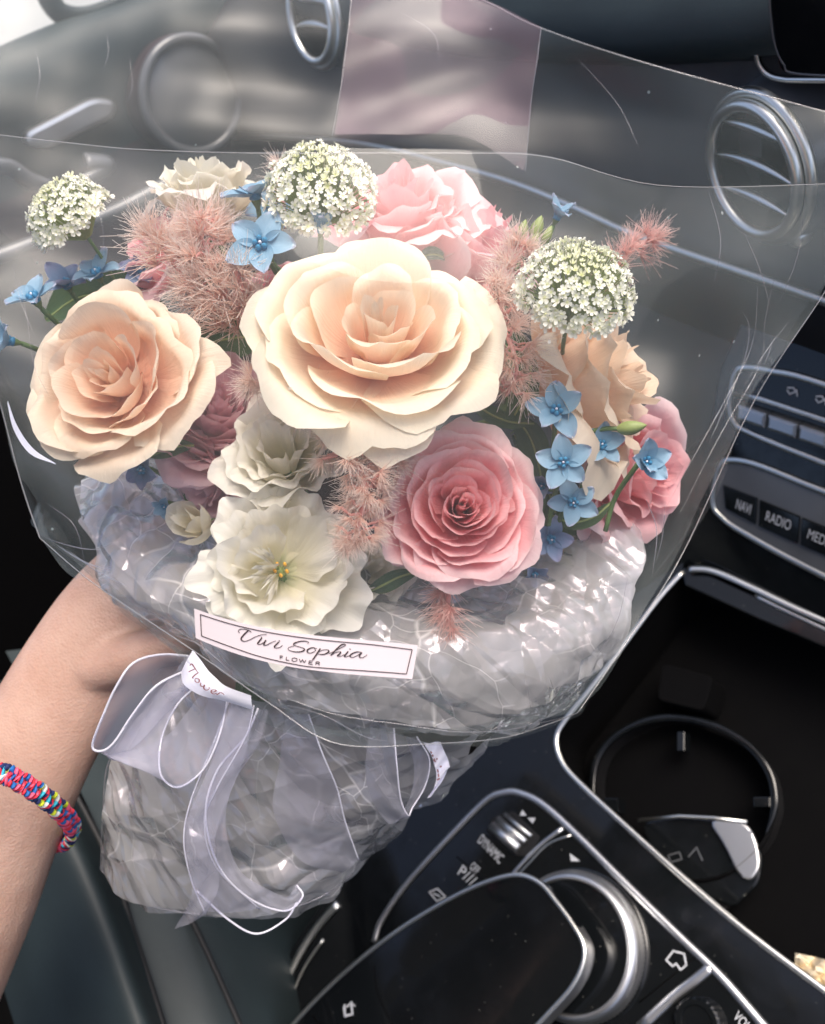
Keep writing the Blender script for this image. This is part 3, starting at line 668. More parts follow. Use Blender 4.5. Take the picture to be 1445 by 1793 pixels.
block('headliner', (-.75, -1.5, .34), (.95, -.32, .38), M['head'], rf)
dw = empty('added_door', (.9, -.3, -.4), 'unseen dark door added on the driver side of the car', 'car door')  # unseen, added as a dark occluder for the film's reflections
block('door_panel', (.88, -1.2, -.9), (.94, .5, -.18), M['wine'], dw)
rb = empty('added_bench', (0, -1.4, -.6), 'unseen dark leather rear bench added far behind the camera', 'car seat'); block('bench_back', (-.8, -1.5, -.86), (.9, -1.35, .05), M['leather'], rb); ds = empty('added_seat', (.36, -.85, -.8), 'unseen back of the driver seat, added behind the camera', 'car seat'); block('seat_back', (.10, -.95, -.85), (.62, -.72, .12), M['leather'], ds)  # unseen bench and seat, added to keep bright sky out of film reflections
# ================================================================== flowers
def petal_data(th, hw, R, Z, zb=-.5, rb=.06, bulge=.9, c=.1, cz=.7, s=0.0, point=.08, sh=.30, ruf=.02, rip=0.0, lat=.0, nu=15, nv=13, seed=0, tilt=0.0, ls=None):
    if ls is None: ls = .84 - .14 * R
    """one petal of a bloom of radius 1 that opens along z; th its direction, hw half width (radians at the rim)"""
    vs, uv = [], []
    ph = seed * 7.31; rp = random.Random(seed)
    k1 = rp.uniform(-.35, .35)
    for j in range(nv):
        v = j / (nv - 1); v = v ** .9
        for i in range(nu):
            u = 2 * i / (nu - 1) - 1
            top = 1 - sh * abs(u) ** 2.6 + point * max(0, 1 - abs(u - k1 * .3) * 3.2) - .02 * (1 - math.cos(u * 5 + ph)) * (ruf * 10) + .022 * noise.noise(Vector((u * 5 + ph, seed * .9, 3)))
            t = v * top
            p0r, p0z = rb, zb
            p1r = rb + (R - rb) * bulge; p1z = zb + (Z - zb) * .22
            r = (1 - t) ** 2 * p0r + 2 * t * (1 - t) * p1r + t * t * R
            z = (1 - t) ** 2 * p0z + 2 * t * (1 - t) * p1z + t * t * Z
            q = max(0, t - ls) / (1 - ls)
            cu = c * (.55 + .75 * abs(math.sin(u * 2.2 + k1)))
            r += cu * q * q; z -= cu * cz * q ** 2.4 
            wd = hw * (.55 + .45 * math.sin(min(1, v * 1.35) * math.pi / 2))
            r += s * u * (.3 + .7 * v)
            n1 = noise.noise(Vector((u * 1.4 + ph, v * 1.6, seed * .37)))
            n2 = noise.noise(Vector((u * 1.3, v * 1.5 + ph, seed * .71 + 9)))
            r += ruf * 2.6 * n1 * (.25 + v); z += ruf * 2.2 * n2 * (.2 + v)
            if rip:
                a = rip * max(0, v - .45) ** 1.5 * 2.2
                z += a * math.sin(u * 9 + ph) + a * .6 * math.sin(u * 19 + 2 * ph); r += a * .8 * math.sin(u * 13 + 3 * ph)
            ang = th + u * wd
            x, y = r * math.cos(ang), r * math.sin(ang)
            # a real petal is flatter than the circle it sits on
            cx, cy = math.cos(th), math.sin(th)
            fl = lat * u * u * v * R
            x += cx * fl; y += cy * fl; z += tilt * v * u * R
            vs.append((x, y, z)); uv.append((i / (nu - 1) + seed * 3.7 % 5, min(1, v)))
    return vs, uv, grid_faces(nu, nv)

def bloom_root(label, kind, px, py, d, rpx, axis, spin=0, group=None, name='rose', cat='rose'):
    r = rpx / FPX * d
    e = empty(name, P(px, py, d), label, cat, group, C2W(axis), spin)
    return e, r
def add_petal(root, r, mat, name='petal', **kw):
    vs, uv, fs = petal_data(**kw)
    if name == 'petal': uv = [(a, b * (.66 + .34 * min(1, kw['R'] * 1.1))) for a, b in uv]
    vs = [(x * r, y * r, z * r) for x, y, z in vs]
    return ob(name, mesh(name, vs, fs, mat, uv=uv), root, True)
def calyx(root, r, z0=-.55, stem=1.2, bend=(0, 0), hip=.16):
    prof = [(0.02, z0 + .10), (hip, z0 + .05), (hip * 1.15, z0 - .04), (hip * .7, z0 - .16), (.06, z0 - .22)]
    vs = []; nu = 12
    for q, z in prof:
        for i in range(nu):
            a = 2 * math.pi * i / nu; vs.append((q * r * math.cos(a), q * r * math.sin(a), z * r))
    ob('hip', mesh('hip', vs, grid_faces(nu, len(prof), True), M['green']), root, True)
    pts = [(0, 0, (z0 - .2) * r), (bend[0] * r * .3, bend[1] * r * .3, (z0 - .2 - stem * .5) * r), (bend[0] * r, bend[1] * r, (z0 - .2 - stem) * r)]
    v2, f2 = tube_data(catmull(pts, 8), .045 * r, 8); ob('stem', mesh('stem', v2, f2, M['green']), root, True)
    for k in range(5):
        a = k * 2 * math.pi / 5; vs = []
        for j in range(6):
            t = j / 5
            for i in range(3):
                u = i - 1; rr = hip * .9 + .32 * t ; ww = .09 * (1 - t) * u
                z = z0 + .0 + .25 * t - .5 * t * t
                vs.append(((rr * math.cos(a) - ww * math.sin(a)) * r, (rr * math.sin(a) + ww * math.cos(a)) * r, (z - .02 * abs(u)) * r))
        ob('sepal', mesh('sepal', vs, grid_faces(3, 6), M['green']), root, True)

RINGS = {
 # rim radius, how many, half width, rim height, rolled lip
 'open': [(.05, 2, 1.6, .13, .00), (.14, 3, 1.35, .10, .02), (.27, 3, 1.12, .08, .035), (.45, 4, .98, .13, .06), (.67, 5, .86, .13, .09), (.87, 6, .80, .03, .12), (1.0, 7, .72, -.10, .14)],
 'spiral': [(.035, 2, 1.7, .20, .00), (.08, 3, 1.5, .19, .01), (.14, 3, 1.4, .18, .02), (.21, 4, 1.2, .17, .03), (.29, 4, 1.1, .16, .035), (.38, 5, 1.0, .15, .045), (.48, 5, .98, .13, .06), (.61, 5, .95, .09, .075), (.75, 5, .92, .02, .09), (.88, 6, .82, -.08, .11), (1.0, 6, .66, -.20, .13)],
 'cup': [(.05, 2, 1.6, .16, .00), (.12, 3, 1.4, .16, .02), (.22, 3, 1.2, .15, .04), (.36, 4, 1.1, .15, .08), (.54, 5, .95, .12, .12), (.74, 5, .88, .04, .18), (.95, 6, .72, -.10, .24)],
}
def rose(label, kind, px, py, d, rpx, axis, spin=0, rings='spiral', seed=1, depth=.62, zs=1.0, lip=1.0, group='roses in the bouquet', rip=0.012, ell=1.0, low=0, stem=1.0, res=15, jit=1.6, pt=1.0, off=(0, 0)):
    mat = M[kind]
    root, r = bloom_root(label, kind, px, py, d, rpx, axis, spin, group)
    if ell != 1: root.scale = (1, ell, 1)
    rp = random.Random(seed); i = 0; th0 = rp.uniform(0, 6)
    RG = RINGS[rings]
    for ri, (R, cnt, hw, Zr, lp) in enumerate(RG):
        t = R
        for k in range(cnt):
            i += 1
            th = th0 + (k + rp.uniform(-.16, .16)) * 2 * math.pi / cnt
            Rr = R * (1 + rp.uniform(-.07, .05) * jit) + .10 * min(.5, R) * (k / cnt - .5)
            cc = lp * lip * rp.uniform(.6, 1.4)
            o = add_petal(root, r, mat, th=th, hw=hw * rp.uniform(.92, 1.12), R=Rr - cc * .55, Z=Zr * zs + rp.uniform(-.045, .045) * jit * min(1, R * 2 + .2), zb=-depth * (1 - .30 * t), rb=.05,
                      bulge=(.62 + .50 * min(1, t * 1.2)) if t < .8 else 1.05 - .10 * (t - .8) / .2, c=cc, cz=.7 + .5 * t, s=(.02 + .06 * t) * (1 if rp.random() < .8 else -1),
                      point=(.02 + .09 * t * rp.random()) * pt, sh=.20 + .12 * rp.random(), ruf=.008 + .020 * t * jit, rip=rip * t, lat=.03 * t, tilt=rp.uniform(-.08, .08) * t * jit, nu=res, nv=res - 2, seed=seed * 101 + i)
            if R < .6 and (off[0] or off[1]): o.location = (off[0] * r * (1 - t), off[1] * r * (1 - t), 0)
        th0 += math.pi / cnt + rp.uniform(-.25, .25)
    for k in range(low):       # a few guard petals that hang away from the bloom
        th = k * 2 * math.pi / low + rp.uniform(-.3, .3) + seed
        add_petal(root, r, mat, th=th, hw=.55, R=.98, Z=-.34 - .10 * rp.random(), zb=-depth * .72, bulge=.75, c=.08, cz=1.2, s=.04, point=.10, sh=.3, ruf=.03, lat=.08, nu=res, nv=res - 2, seed=seed * 131 + k)
    calyx(root, r, -depth, stem)
    return root

G1 = 'peach roses'
rose('largest cream and peach rose, wide open in the middle of the bouquet', 'cream', 660, 552, .272, 226, (.03, -.56, -.82), 2.1, 'open', seed=17, depth=.52, low=2, res=21, off=(.0, .03), jit=1.1, rip=.004, zs=1.25)
rose('open peach rose at the front left edge, its heart spiralling', 'peach', 186, 650, .285, 168, (-.20, -.20, -.94), .6, 'open', seed=8, depth=.6, zs=1.3, lip=.9, low=2, res=17, off=(-.05, .05))
rose('peach rose seen from its side beneath the white lace flower at the right', 'peach', 1100, 652, .312, 176, (.82, -.26, -.42), 1.2, 'cup', seed=12, depth=1.25, lip=1.2, rip=.02, low=3)
rose('open pink rose low in front, below the big cream rose', 'pink', 812, 884, .285, 148, (.03, -.12, -.98), 2.6, 'spiral', seed=21, depth=.7, lip=.8, low=3, res=17, zs=1.1)
rose('pink rose at the top with a ragged rim, right of the white lace flower', 'pink', 700, 328, .330, 150, (-.10, -.62, -.66), .9, 'cup', seed=31, depth=1.1, lip=1.2, low=2)
rose('half closed pink cup of a rose at the top, beside the other pink one', 'pink', 858, 388, .338, 124, (.42, -.76, -.38), .3, 'cup', seed=35, depth=1.6, low=2)
rose('small pink rose behind the feathery spray at the left', 'pink', 258, 418, .335, 116, (-.62, -.45, -.5), .5, 'cup', seed=41, depth=.95, low=2)
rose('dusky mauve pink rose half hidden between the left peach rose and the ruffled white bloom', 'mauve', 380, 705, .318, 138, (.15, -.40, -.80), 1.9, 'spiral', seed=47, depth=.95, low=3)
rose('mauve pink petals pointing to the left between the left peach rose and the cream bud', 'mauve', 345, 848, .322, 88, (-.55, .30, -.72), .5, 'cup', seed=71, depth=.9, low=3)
rose('pink rose at the right edge behind the blue flowers', 'pink', 1150, 836, .335, 142, (.60, .10, -.66), .4, 'cup', seed=53, depth=.95, low=3)
rose('white rose standing at the very top left of the bouquet', 'ivory', 350, 298, .335, 116, (-.12, -.88, -.34), .2, 'cup', seed=59, depth=1.05, rip=.04, lip=1.1, group='white blooms')
rose('deep pink rose mostly hidden under the left lace flower and the blue blossoms', 'pink', 480, 490, .35, 90, (-.1, -.6, -.6), .2, 'cup', seed=61, depth=.9, stem=.8)

def lisianthus(label, px, py, d, rpx, axis, spin, n, seed, closed=False, name='lisianthus', low=0):
    root, r = bloom_root(label, 'white', px, py, d, rpx, axis, spin, 'white blooms', 'lisianthus', 'lisianthus')
    rp = random.Random(seed)
    for i in range(n):
        t = (i + .5) / n
        th = i * 2.39996 + rp.uniform(-.2, .2)
        if closed: R = .22 + .70 * t ** .8; Z = .34 * (1 - t ** 2 * 1.2); hw = 1.5 - .45 * t; zb = -.85
        else: R = .46 + .56 * t ** .8; Z = .34 * (1 - t * 1.35); hw = .95 - .15 * t; zb = -.72
        add_petal(root, r, M['white'], th=th, hw=hw, R=R, Z=Z, zb=zb, rb=.04, bulge=.8, c=.16 * t + .05, cz=.8, s=.05 * rp.choice((1, -1)), point=.0, sh=.22,
                  ruf=.045 + .02 * t, rip=.03 + .05 * t, lat=.05, nu=31, nv=17, seed=seed * 77 + i)
    if not closed:
        for k in range(5):
            a = k * 1.257; pts = [(0, 0, -.5 * r), (.05 * r * math.cos(a), .05 * r * math.sin(a), -.38 * r), (.08 * r * math.cos(a), .08 * r * math.sin(a), -.28 * r)]
            vs, fs = tube_data(catmull(pts, 6), .012 * r, 6); st = ob('stamen', mesh('stamen', vs, fs, M['green_y']), root, True)
            vs, fs = sphere_data(pts[-1], .032 * r, 8, 6, (1, .7, 1.5)); ob('anther', mesh('anther', vs, fs, M['anther']), st, True)
        vs, fs = sphere_data((0, 0, -.50 * r), .07 * r, 12, 8, (1, 1, 1.3)); ob('ovary', mesh('ovary', vs, fs, M['green_y']), root, True)
        for k in range(3):     # small curled inner petals by the stamens
            add_petal(root, r, M['white'], name='inner_petal', th=.4 + k * .8, hw=.35, R=.30, Z=.10, zb=-.45, bulge=.5, c=.14, cz=.3, s=.04, point=0, sh=.2, ruf=.06, rip=.12, nu=17, nv=13, seed=seed + 400 + k)
    calyx(root, r, -.86 if closed else -.76, 1.0)
    return root
lisianthus('ruffled white lisianthus still cupped, above the fully open one', 490, 780, .298, 114, (-.02, -.38, -.88), .5, 15, 3, closed=True)
lisianthus('fully open white lisianthus showing yellow stamens and green throat, above the paper label', 494, 990, .288, 142, (.18, -.22, -.92), 1.1, 15, 6)
lisianthus('pale lisianthus partly hidden under the feathery spray beside the front pink rose', 650, 1000, .312, 78, (.3, -.2, -.85), .3, 11, 9, closed=True)
# a closed cream bud
root, r = bloom_root('closed greenish cream bud behind the open lisianthus', 'ivory', 332, 912, .312, 62, (-.3, -.25, -.85), .2, 'white blooms', 'flower_bud', 'flower bud')
for i in range(8):
    t = (i + .5) / 8
    add_petal(root, r, M['ivory'], th=i * 2.4, hw=1.2 - .3 * t, R=.15 + .55 * t, Z=.5 * (1 - t * .5), zb=-.7, bulge=1.3, c=.05, point=.06, nu=13, nv=11, seed=900 + i)
calyx(root, r, -.75, 1.0)

# ------------------------------------------------------------------ blue star blossoms
def star_petal(mat, curl, key):
    vs, uv = [], []; nu, nv = 9, 12
    for j in range(nv):
        v = j / (nv - 1)
        wd = .36 * math.sin(math.pi * min(1, .10 + v * .86) ** .8) ** .75 + .05 * (1 - v)
        if v > .9: wd *= 1 - ((v - .9) / .1) ** 2 * .55
        for i in range(nu):
            u = 2 * i / (nu - 1) - 1
            x = .14 + v * .95; y = u * wd
            z = .10 + .22 * v - curl * v ** 2.4 + .30 * wd * u * u * 1.0 - .05 * (1 - abs(u)) + .03 * noise.noise(Vector((u * 2, v * 3, key)))
            y += .05 * math.sin(v * 3 + key) * v
            if v > .85: z -= .05 * math.sin(u * 4 + key)
            x -= .04 * (v > .95) * (1 - abs(u)) ** 2
            vs.append((x, y, z)); uv.append((u * .5 + .5, .08 + .92 * v * (.75 + .25 * abs(u))))
    return mesh('petal', vs, grid_faces(nu, nv), mat, uv=uv)
STAR = {k: [star_petal(M[k], c, i * 3.1) for i, c in enumerate((-.1, .1, .28, .0, .18))] for k in ('blue', 'blue_dk')}
vs, fs = [], []
for k in range(5):
    a = k * 2 * math.pi / 5 + math.pi / 5
    v_, f_ = sphere_data((.15 * math.cos(a), .15 * math.sin(a), .20), .09, 8, 6, (1, 1, 1.5)); vs, fs = join([(vs, fs), (v_, f_)])
v_, f_ = tube_data([(0, 0, -.05), (0, 0, .14)], [.21, .17], 12); CORONA = mesh('corona', *join([(vs, fs), (v_, f_)]), M['corona'])
CTR = mesh('style', *sphere_data((0, 0, .26), .05, 8, 6, (1, 1, 1.4)), M['satin'])
v_, f_ = tube_data(catmull([(0, 0, .02), (0, 0, -.2), (0, 0, -.45)], 8), [.15, .17, .17, .15, .12, .09, .07, .05], 10); TUBE = mesh('calyx', v_, f_, M['green'])
def star(label, px, py, d, rpx, axis, spin=0, kind='blue', cup=0.0, stem_to=None, missing=()):
    rpx *= random.uniform(.84, 1.0)
    r = rpx / FPX * d
    e = empty('star_blossom', P(px, py, d), label, 'blossom', 'blue star blossoms', C2W(axis), spin)
    for k in range(5):
        if k in missing: continue
        o = ob('petal', STAR[kind][(k + int(px)) % 5], e, True)
        m = Matrix.Rotation(k * 2 * math.pi / 5 + random.uniform(-.12, .12), 4, 'Z') @ Matrix.Rotation(-cup + random.uniform(-.34, .26), 4, 'Y') @ Matrix.Scale(r * random.uniform(.92, 1.05), 4)
        o.matrix_local = m
    for nm, me in (('corona', CORONA), ('style', CTR), ('calyx', TUBE)):
        o = ob(nm, me, e, True); o.matrix_local = Matrix.Scale(r, 4)
    if stem_to is not None:
        a = e.matrix_world @ Vector((0, 0, -.4 * r)); b_ = P(*stem_to); mid = (a + b_) / 2 + (e.matrix_world.to_3x3() @ Vector((0, 0, -1))).normalized() * .006
        tube('stem', catmull([a, mid, b_], 8), .0009, M['green'], e, 7)
    return e
star('blue star blossom facing forward left of the top lace flower, its centre dark blue', 458, 430, .292, 66, (.0, -.1, -1), .35, stem_to=(510, 520, .33))
star('sky blue star blossom beneath the white rose, its petals turned up', 448, 345, .305, 56, (-.1, -.75, -.5), 1.2, stem_to=(470, 470, .34))
star('lilac blue star blossom tucked behind the top lace flower', 480, 372, .325, 56, (.5, -.5, -.7), .8, stem_to=(500, 480, .34))
star('pale blue cup shaped blossom between the top lace flower and big cream rose', 562, 404, .292, 34, (.05, -.62, -.75), .2, cup=.85, stem_to=(560, 500, .33))
star('bright blue star blossom at the left edge, above the left peach rose', 62, 525, .305, 56, (-.25, -.60, -.65), .6, stem_to=(160, 600, .33))
star('pale blue blossom low at the left edge, partly out of the picture', 22, 598, .312, 42, (-.7, -.1, -.6), .9, cup=.3, stem_to=(110, 640, .34))
star('dusky blue star blossom behind the top rim of the left peach rose', 172, 482, .325, 50, (-.2, -.6, -.6), 1.5, 'blue', stem_to=(220, 600, .34))
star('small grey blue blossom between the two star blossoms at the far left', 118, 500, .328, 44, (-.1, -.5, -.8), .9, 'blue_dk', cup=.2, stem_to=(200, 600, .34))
star('dark blue blossom behind the left feathery spray', 250, 478, .335, 46, (.1, -.4, -.8), .2, 'blue_dk', stem_to=(270, 600, .34))
star('blue star blossom on the dark side of the right peach rose, near the green leaf', 974, 722, .288, 54, (-.10, -.35, -.9), .45, stem_to=(965, 860, .31))
star('pale blue star blossom facing forward, middle of the cluster at the right', 986, 810, .285, 50, (-.12, .0, -1), 1.0, stem_to=(960, 920, .31))
star('blue bell blossom turned sideways at the right end of the cluster', 1128, 808, .290, 50, (.15, .05, -.95), .8, cup=.55, stem_to=(1060, 930, .315))
star('lilac blue blossom between the two bright ones of the right cluster', 1050, 782, .300, 46, (.25, -.35, -.85), .3, 'blue', cup=.25, stem_to=(1020, 900, .315))
star('dusky blue star blossom under the pale one of the right cluster', 1002, 878, .300, 48, (.05, .25, -.95), 1.3, 'blue', stem_to=(975, 960, .32))
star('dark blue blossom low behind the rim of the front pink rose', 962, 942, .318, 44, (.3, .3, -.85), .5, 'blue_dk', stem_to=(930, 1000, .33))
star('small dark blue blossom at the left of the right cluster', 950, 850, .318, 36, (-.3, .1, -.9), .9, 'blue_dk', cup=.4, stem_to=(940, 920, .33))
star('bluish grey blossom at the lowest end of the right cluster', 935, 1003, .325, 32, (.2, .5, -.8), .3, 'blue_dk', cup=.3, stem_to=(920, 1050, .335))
star('dusky blue blossom peeping out below the left peach rose', 252, 822, .312, 42, (-.3, .2, -.9), .7, 'blue_dk', cup=.3, stem_to=(330, 880, .33))
star('tiny pale blue blossom under the mauve petals above the cream bud', 290, 885, .318, 26, (-.2, .5, -.8), 1.9, 'blue', cup=.5, stem_to=(330, 930, .33))
star('pale blue blossom behind the green buds at the top right', 975, 382, .335, 38, (.3, -.7, -.5), .5, 'blue', cup=.45, stem_to=(940, 470, .345))
# green buds near the top right
for i, (x, y, s, lb) in enumerate(((915, 405, 15, 'brown green bud touching the pink petals at the top right'), (940, 400, 17, 'yellow green pointed bud, tallest of the group at the top right'), (958, 412, 13, 'small yellow green bud beside the pale blue blossom'), (933, 425, 14, 'green bud lowest of the group at the top right'), (1105, 748, 20, 'long green bud lying on the right peach rose'))):
    d = .33 if i < 4 else .293; r = s / FPX * d
    ax = C2W((.2 + .1 * i, -.8, -.4)) if i < 4 else C2W((.95, -.1, -.4))
    e = empty('flower_bud', P(x, y, d), lb, 'flower bud', 'green buds', ax)
    vs, fs = [], []; nu, nv = 10, 9
    for j in range(nv):
        t = j / (nv - 1); rr = math.sin(math.pi * min(1, .06 + t * .94)) ** .7 * (1 - .35 * t)
        for k in range(nu):
            a = 2 * math.pi * k / nu; q = rr * (1 + .10 * math.cos(5 * a)); vs.append((q * r * .75 * math.cos(a), q * r * .75 * math.sin(a), (t * 2.6 - 1.2) * r))
    ob('bud', mesh('bud', vs, grid_faces(nu, nv, True), M['green_y']), e, True)
    v_, f_ = tube_data(catmull([(0, 0, -1.1 * r), (.2 * r, 0, -2.2 * r), (.1 * r, 0, -4 * r)], 7), .0008, 6); ob('stem', mesh('stem', v_, f_, M['green']), e, True)

# ------------------------------------------------------------------ leaves
def leaf(label, pts, wpx, d, curl=.3):
    cu = catmull([P(x, y, d + dd) for x, y, dd in pts], 12); e = empty('leaf', cu[0], label, 'leaf', 'green leaves')
    vw = C2W((0, 0, -1)); vs, uv = [], []
    for j, p in enumerate(cu):
        p = Vector(p); t = j / 11; tn = (Vector(cu[min(11, j + 1)]) - Vector(cu[max(0, j - 1)])).normalized(); s = tn.cross(vw).normalized()
        w_ = wpx / FPX * d * (math.sin(math.pi * min(1, .04 + .94 * t)) ** .8)
        for i in range(7):
            u = i / 3 - 1; vs.append(p + s * (u * w_) + vw * (curl * w_ * u * u) ); uv.append((i / 6, t))
    ob('blade', mesh('blade', vs, grid_faces(7, 12), M['leaf'], uv=uv), e)
    tube('midrib', [Vector(p) - vw * .0002 for p in cu], .0005, M['green_y'], e, 5)
# ------------------------------------------------------------------ lace flowers
def floret_mesh(mat, cup, key):
    vs, fs, uv = [], [], []
    for k in range(5):
        a = k * 2 * math.pi / 5; b0 = len(vs); L = 1 + .18 * math.sin(key + k * 2)
        for j, (rr, ww) in enumerate(((.10, .10), (.45, .30), (.80, .40), (1.05, .26))):
            for u in (-1, 0, 1):
                x = rr * L; y = u * ww; z = cup * rr * rr - .10 * (u == 0) * (j > 0) + (.06 * math.sin(key * 3 + k + j))
                vs.append((x * math.cos(a) - y * math.sin(a), x * math.sin(a) + y * math.cos(a), z)); uv.append((u * .5 + .5, (0, .35, .7, 1)[j]))
        for j in range(3):
            for i in range(2):
                q = b0 + j * 3 + i; fs.append((q, q + 1, q + 4, q + 3))
    v_, f_ = sphere_data((0, 0, .05), .13, 6, 5); o = len(vs); vs += [tuple(x) for x in v_]; uv += [(0.5, 0)] * len(v_); fs += [tuple(i + o for i in f) for f in f_]
    return mesh('floret', vs, fs, mat, uv=uv)
FLW = [floret_mesh(M['floret'], c, i) for i, c in enumerate((.1, .35, .6))]
FLG = [floret_mesh(M['floret_g'], c, i + 5) for i, c in enumerate((.5, .8, 1.1))]
def lace(label, px, py, d, rpx, axis, n, seed, span=1.35, squash=.8, stem_to=None, fl=.085):
    r = rpx / FPX * d; rp = random.Random(seed)
    e = empty('lace_flower', P(px, py, d), label, 'lace flower', 'white lace flowers', C2W(axis))
    ped = []
    for i in range(n):
        t = (i + .5) / n; pol = span * t ** .55 ; az = i * 2.39996 + rp.uniform(-.1, .1)
        rr = r * (1 + rp.uniform(-.07, .06)) * (1.0 if t > .12 else .95)
        p = Vector((math.sin(pol) * math.cos(az) * rr, math.sin(pol) * math.sin(az) * rr, (math.cos(pol) * squash - .1 * (pol > 1.2)) * rr))
        nrm = Vector((p.x, p.y, p.z + .25 * r)).normalized(); nrm = (nrm + Vector((rp.uniform(-1, 1), rp.uniform(-1, 1), rp.uniform(-1, 1))) * .35).normalized()
        me = rp.choice(FLG) if t < .14 + rp.uniform(-.08, .08) else rp.choice(FLW)
        s = r * fl * (.62 + .65 * t ** .6) * rp.uniform(.85, 1.15)
        o = ob('floret', me, e, True)
        o.matrix_local = Matrix.Translation(p) @ nrm.to_track_quat('Z', 'Y').to_matrix().to_4x4() @ Matrix.Rotation(rp.uniform(0, 6), 4, 'Z') @ Matrix.Scale(s, 4)
        base = Vector((p.x * .12, p.y * .12, -.62 * r)); mid = Vector((p.x * .62, p.y * .62, p.z * .3 - .2 * r))
        ped.append(tube_data(catmull([base, mid, p], 5), r * .009, 4, caps=False))
    o = ob('pedicels', mesh('pedicels', *join(ped), M['green_y']), e, True); tag(o, kind='stuff')
    if stem_to:
        inv = e.matrix_world.inverted(); b_ = inv @ P(*stem_to)
        v_, f_ = tube_data(catmull([Vector((0, 0, -.55 * r)), Vector((0, 0, -1.0 * r)).lerp(b_, .3), b_], 9), r * .045, 8); ob('stem', mesh('stem', v_, f_, M['green']), e, True)
leaf('broad dark leaf behind the rim of the left peach rose', [(300, 560, .0), (220, 520, 0), (140, 520, 0), (80, 560, .003)], 44, .345)
lace('white lace flower dome alone at the far left, leaning outwards', 122, 378, .315, 72, (-.48, -.62, -.55), 250, 1, stem_to=(215, 520, .34), span=1.7, fl=.095)
lace('white lace flower at the top between the blue blossoms and the pink roses', 562, 340, .300, 94, (.10, -.55, -.80), 290, 2, stem_to=(560, 480, .34), span=1.6, fl=.085)
lace('white lace flower with a yellow green heart in front of the right peach rose', 1008, 508, .268, 99, (.08, -.62, -.76), 295, 3, stem_to=(985, 640, .33), span=1.65, squash=.72, fl=.085)

# ------------------------------------------------------------------ feathery plumes
def tuft_mesh(mat, n, spread, key):
    rp = random.Random(key); vs, fs, uv = [], [], []
    for i in range(n):
        pol = spread * (rp.random() ** .6); az = rp.uniform(0, 6.283); L = rp.uniform(.6, 1.05)
        d0 = Vector((math.sin(pol) * math.cos(az), math.sin(pol) * math.sin(az), math.cos(pol)))
        bend = Vector((rp.uniform(-1, 1), rp.uniform(-1, 1), rp.uniform(-.4, 1.0))) * .55
        s = d0.orthogonal().normalized(); s2 = s.cross(d0); b0 = len(vs); th = .019
        for j in range(5):
            t = j / 4; p = d0 * (t * L) + bend * t * t * L; w_ = th * (1 - .6 * t)
            for k in range(3):
                a = k * 2.094; vs.append(p + s * (w_ * math.cos(a)) + s2 * (w_ * math.sin(a))); uv.append((.5, t))
        for j in range(4):
            for k in range(3):
                fs.append((b0 + j * 3 + k, b0 + j * 3 + (k + 1) % 3, b0 + j * 3 + 3 + (k + 1) % 3, b0 + j * 3 + 3 + k))
    return mesh('tuft', vs, fs, mat, uv=uv)
TUFT = {k: [tuft_mesh(M[k], 40, sp, i) for i, sp in enumerate((1.0, 1.3, .8, 1.5))] for k in ('plume', 'plume2')}
def plume(label, path, tuft_px, n, width_px, seed, kind='plume', lean=.5):
    """path: pixels and depths of the stem; tufts sit along it and point outwards"""
    rp = random.Random(seed)
    pts = [P(*p) for p in path]; cu = [Vector(p) for p in catmull(pts, 40)]
    e = empty('feathery_plume', cu[0], label, 'plume', 'pink feathery plumes')
    e_i = e.matrix_world.inverted()
    v_, f_ = tube_data(cu, [.0011 - .0007 * i / 39 for i in range(40)], 6); ob('stem', mesh('stem', v_, f_, M['plume2']), e)
    dm = path[0][2]; vw = C2W((0, 0, -1)); br = []
    for i in range(n):
        t = (i + .6) / n; q = cu[min(39, int(t * 39))]; tan = (cu[min(39, int(t * 39) + 1)] - cu[max(0, int(t * 39) - 1)]).normalized()
        side = Vector((rp.gauss(0, 1), rp.gauss(0, 1), rp.gauss(0, 1))); side = (side - tan * side.dot(tan)).normalized()
        side = (side + vw * .45).normalized()
        wpx = width_px * (1 - .45 * t) * rp.uniform(.2, 1)
        p = q + side * (wpx / FPX * dm)
        dr = (side * (1 - lean * .5) + tan * lean * rp.uniform(.6, 1.4)).normalized()
        s = tuft_px / FPX * dm * rp.uniform(.75, 1.15) * (1 - .2 * t)
        o = ob('tuft', rp.choice(TUFT[kind]), e, True)
        o.matrix_local = Matrix.Translation(e_i @ p) @ dr.to_track_quat('Z', 'Y').to_matrix().to_4x4() @ Matrix.Rotation(rp.uniform(0, 6), 4, 'Z') @ Matrix.Scale(s, 4)
        br.append(tube_data([q, q.lerp(p, .5) + tan * .0015, p], .0005, 4, caps=False))
    o = ob('branchlets', mesh('branchlets', *join(br), M['plume2']), e); tag(o, kind='stuff')
plume('broad pale pink feathery spray at the upper left, in front of the small pink rose', [(430, 585, .315), (390, 500, .305), (355, 420, .300), (345, 370, .300)], 58, 40, 66, 1)
plume('feathery spray left of the blue blossom, leaning to the left over the pink rose', [(400, 560, .318), (340, 510, .308), (290, 440, .303), (265, 400, .303)], 56, 26, 50, 2)
plume('small white tipped feathery tuft just left of the forward facing blue blossom', [(430, 520, .30), (415, 480, .292), (408, 460, .290)], 46, 6, 14, 3)
plume('feathery pink twig standing at the left rim of the top lace flower', [(500, 400, .325), (492, 320, .322), (490, 285, .322)], 30, 10, 12, 4)
plume('peach pink plume rising between the cream rose and the right lace flower', [(880, 620, .300), (880, 520, .302), (905, 450, .305), (915, 430, .305)], 46, 28, 38, 5)
plume('feathery spray hanging down the right edge of the big cream rose', [(850, 500, .305), (880, 570, .296), (905, 640, .290), (890, 690, .290)], 44, 38, 46, 6)
